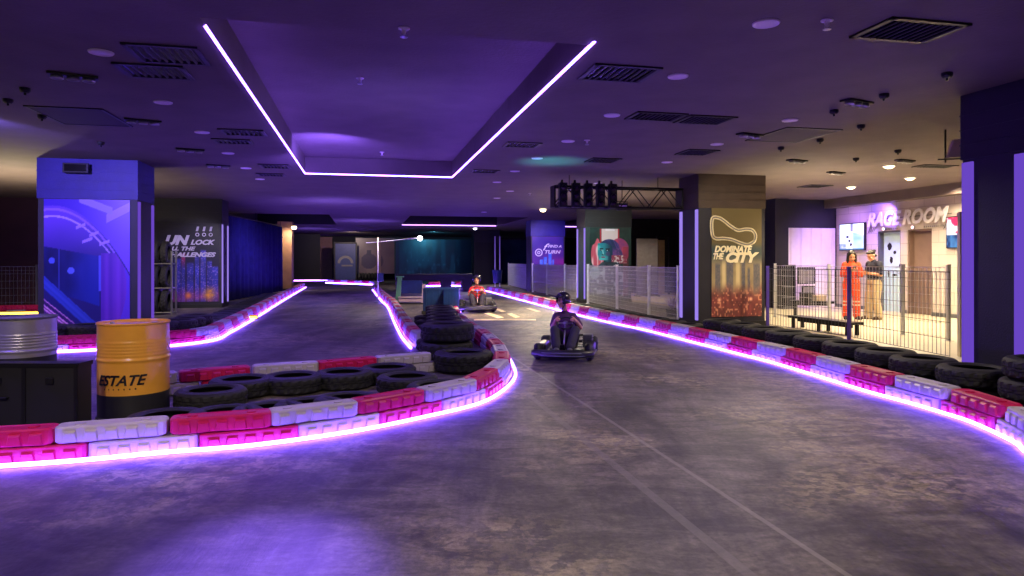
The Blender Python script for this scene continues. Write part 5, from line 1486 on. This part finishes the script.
# blue stage spots on the left pillar, violet spots for the recess and the floor patch
lamp('SPOT','pillar_blue_spot',A(-4.7,9.2,HT-.1),(.15,.10,1.0),360,A(-4.75,13.3,2.35),.08,62,.8)
lamp('SPOT','pillar_blue_spot_low',A(-4.7,8.4,HT-.1),(.58,.44,1.0),300,A(-4.75,13.3,1.4),.08,60,.8)
lamp('SPOT','recess_violet_spot',A(-.5,11.6,2.75),(.22,.11,1.0),300,A(-.75,13.0,3.48),.10,110,1)
lamp('SPOT','floor_sheen_spot',A(-.5,6.6,HT+.2),(.25,.12,1.0),1300,A(-.50,3.1,0),.10,17,1.0)  # added narrow spot, its pool stands in for a violet floor reflection
lamp('SPOT','far_wall_fill',PD(352,41.5,HT-.1),(1,.78,.7),170,PD(352,47,1.2),.08,120,.8)  # fill added to brighten the far murals
lamp('SPOT','curtain_blue_wash',A(-1.6,24.0,HT-.1),(.2,.17,1.0),130,A(-3.9,25.5,.6),.08,100,.9)
lamp('SPOT','teal_spot',PD(548,12.2,HT-.9),TEAL,34,PD(552,12.3,HT),.06,90,1.0)
lamp('SPOT','mural_teal_spot',PD(434,41.5,HT-.1),(.1,.6,.9),170,PD(434,45,1.2),.08,120,.8)
lamp('SPOT','poster_spot',PD(600,19.4,HT-.1),(.75,.9,.95),150,PD(610,22,1.5),.08,80,.8)
lamp('SPOT','poster_spot',PD(735,11.6,HT-.1),(1,.85,.6),170,PD(738,14,1.5),.08,80,.8)
lamp('SPOT','poster_spot',PD(545,27.4,HT-.1),(.6,.4,1),260,PD(548,30,1.4),.08,80,.8)
lamp('SPOT','poster_spot',PD(196,17.6,HT-.1),(.7,.6,1),150,PD(196,19.9,.7),.08,66,.8)
# violet fill spots added without fixtures, tinting the whole hall indigo
for u, v, e in ((-2.2,2.4,100),(3.4,6.2,50),(-4.2,6.0,170),(-.8,9.0,120),(-2.8,17,170),(-2.9,10.3,120),(3.2,17.5,90),(-1.5,26,150),(2.0,27,110),(-6.8,12.0,110),(-4.5,36,170)):
    lamp('SPOT','violet_fill_spot',A(u,v,HT-.08),(.22,.12,1.0),e,A(u,v,0),.10,150,.8)
for u, v, e in ((.3,9.0,60),(-1.0,21,110),(0.0,31,120),(-3,39,90)):  # fixtureless uplights added to wash the ceiling violet
    lamp('SPOT','violet_up_fill',A(u,v,1.75),(.24,.14,1.0),e,A(u,v+.6,HT),.08,165,.9)
for p, e in ((A(-7.0,15.6,1.0),330),(A(-9.5,10.0,0.9),420),(A(9.0,12.6,1.2),130),(A(6.6,17.6,1.2),80)):
    lamp('SPOT','warm_up_fill',p,(1,.82,.52),e,p+Vector((0,.1,1)),.08,165,.9)  # unseen fill without fixtures, added to warm the ceiling
lamp('SPOT','driver_fill',PD(500,15.2,HT-.06),(1,.76,.40),1300,PD(490,18.0,.2),.3,80,.8)  # fill added in front of the far driver, no lit fitting there
lamp('SPOT','drum_fill',A(-2.0,1.6,HT-.06),(1,.82,.58),260,PD(100,6.0,.5),.1,60,.8)  # fill added to lift the yellow drum
lamp('SPOT','rack_fill',PD(170,14.2,HT-.06),(1,.86,.66),260,PD(165,17,.9),.08,70,.8)  # fill added so the racked tyres show
# low warm fill spots added for ambience, no fittings
for u, v, e in ((1.0,-.6,200),(4.4,1.8,190),(5.2,8.6,150),(2.0,5.2,90),(-4.0,1.6,90),(-9.5,9.0,240),(-11.5,15.5,260),(5.0,18,120),(0.5,22,90),(-7.0,30,90),(3.0,36,90)):
    lamp('SPOT','house_fill',A(u,v,HT-.06),(1,.84,.66),e,A(u,v,0),.07,155,.7)

cam = bpy.data.cameras.new('camera'); co = bpy.data.objects.new('camera', cam); COL.objects.link(co)
cam.sensor_fit = 'HORIZONTAL'; cam.sensor_width = 36; cam.lens = 36*F/1024; cam.shift_y = -(288-HY)/1024
cam.clip_start = .05; cam.clip_end = 200
co.location = (0,0,HC); co.rotation_euler = (PI/2,0,0)
SC.camera = co
w_ = bpy.data.worlds.new('world'); SC.world = w_; w_.use_nodes = True
w_.node_tree.nodes['Background'].inputs[0].default_value = (.012,.010,.02,1)
SC.view_settings.view_transform = 'Standard'; SC.view_settings.look = 'None'
SC.view_settings.exposure = 0.9; SC.view_settings.gamma = 1.0; SC.view_settings.use_curve_mapping = False
SC.cycles.use_denoising = True; SC.cycles.max_bounces = 6; SC.cycles.diffuse_bounces = 4; SC.cycles.glossy_bounces = 3
SC.cycles.sample_clamp_indirect = 8.0; SC.cycles.caustics_reflective = False; SC.cycles.caustics_refractive = False
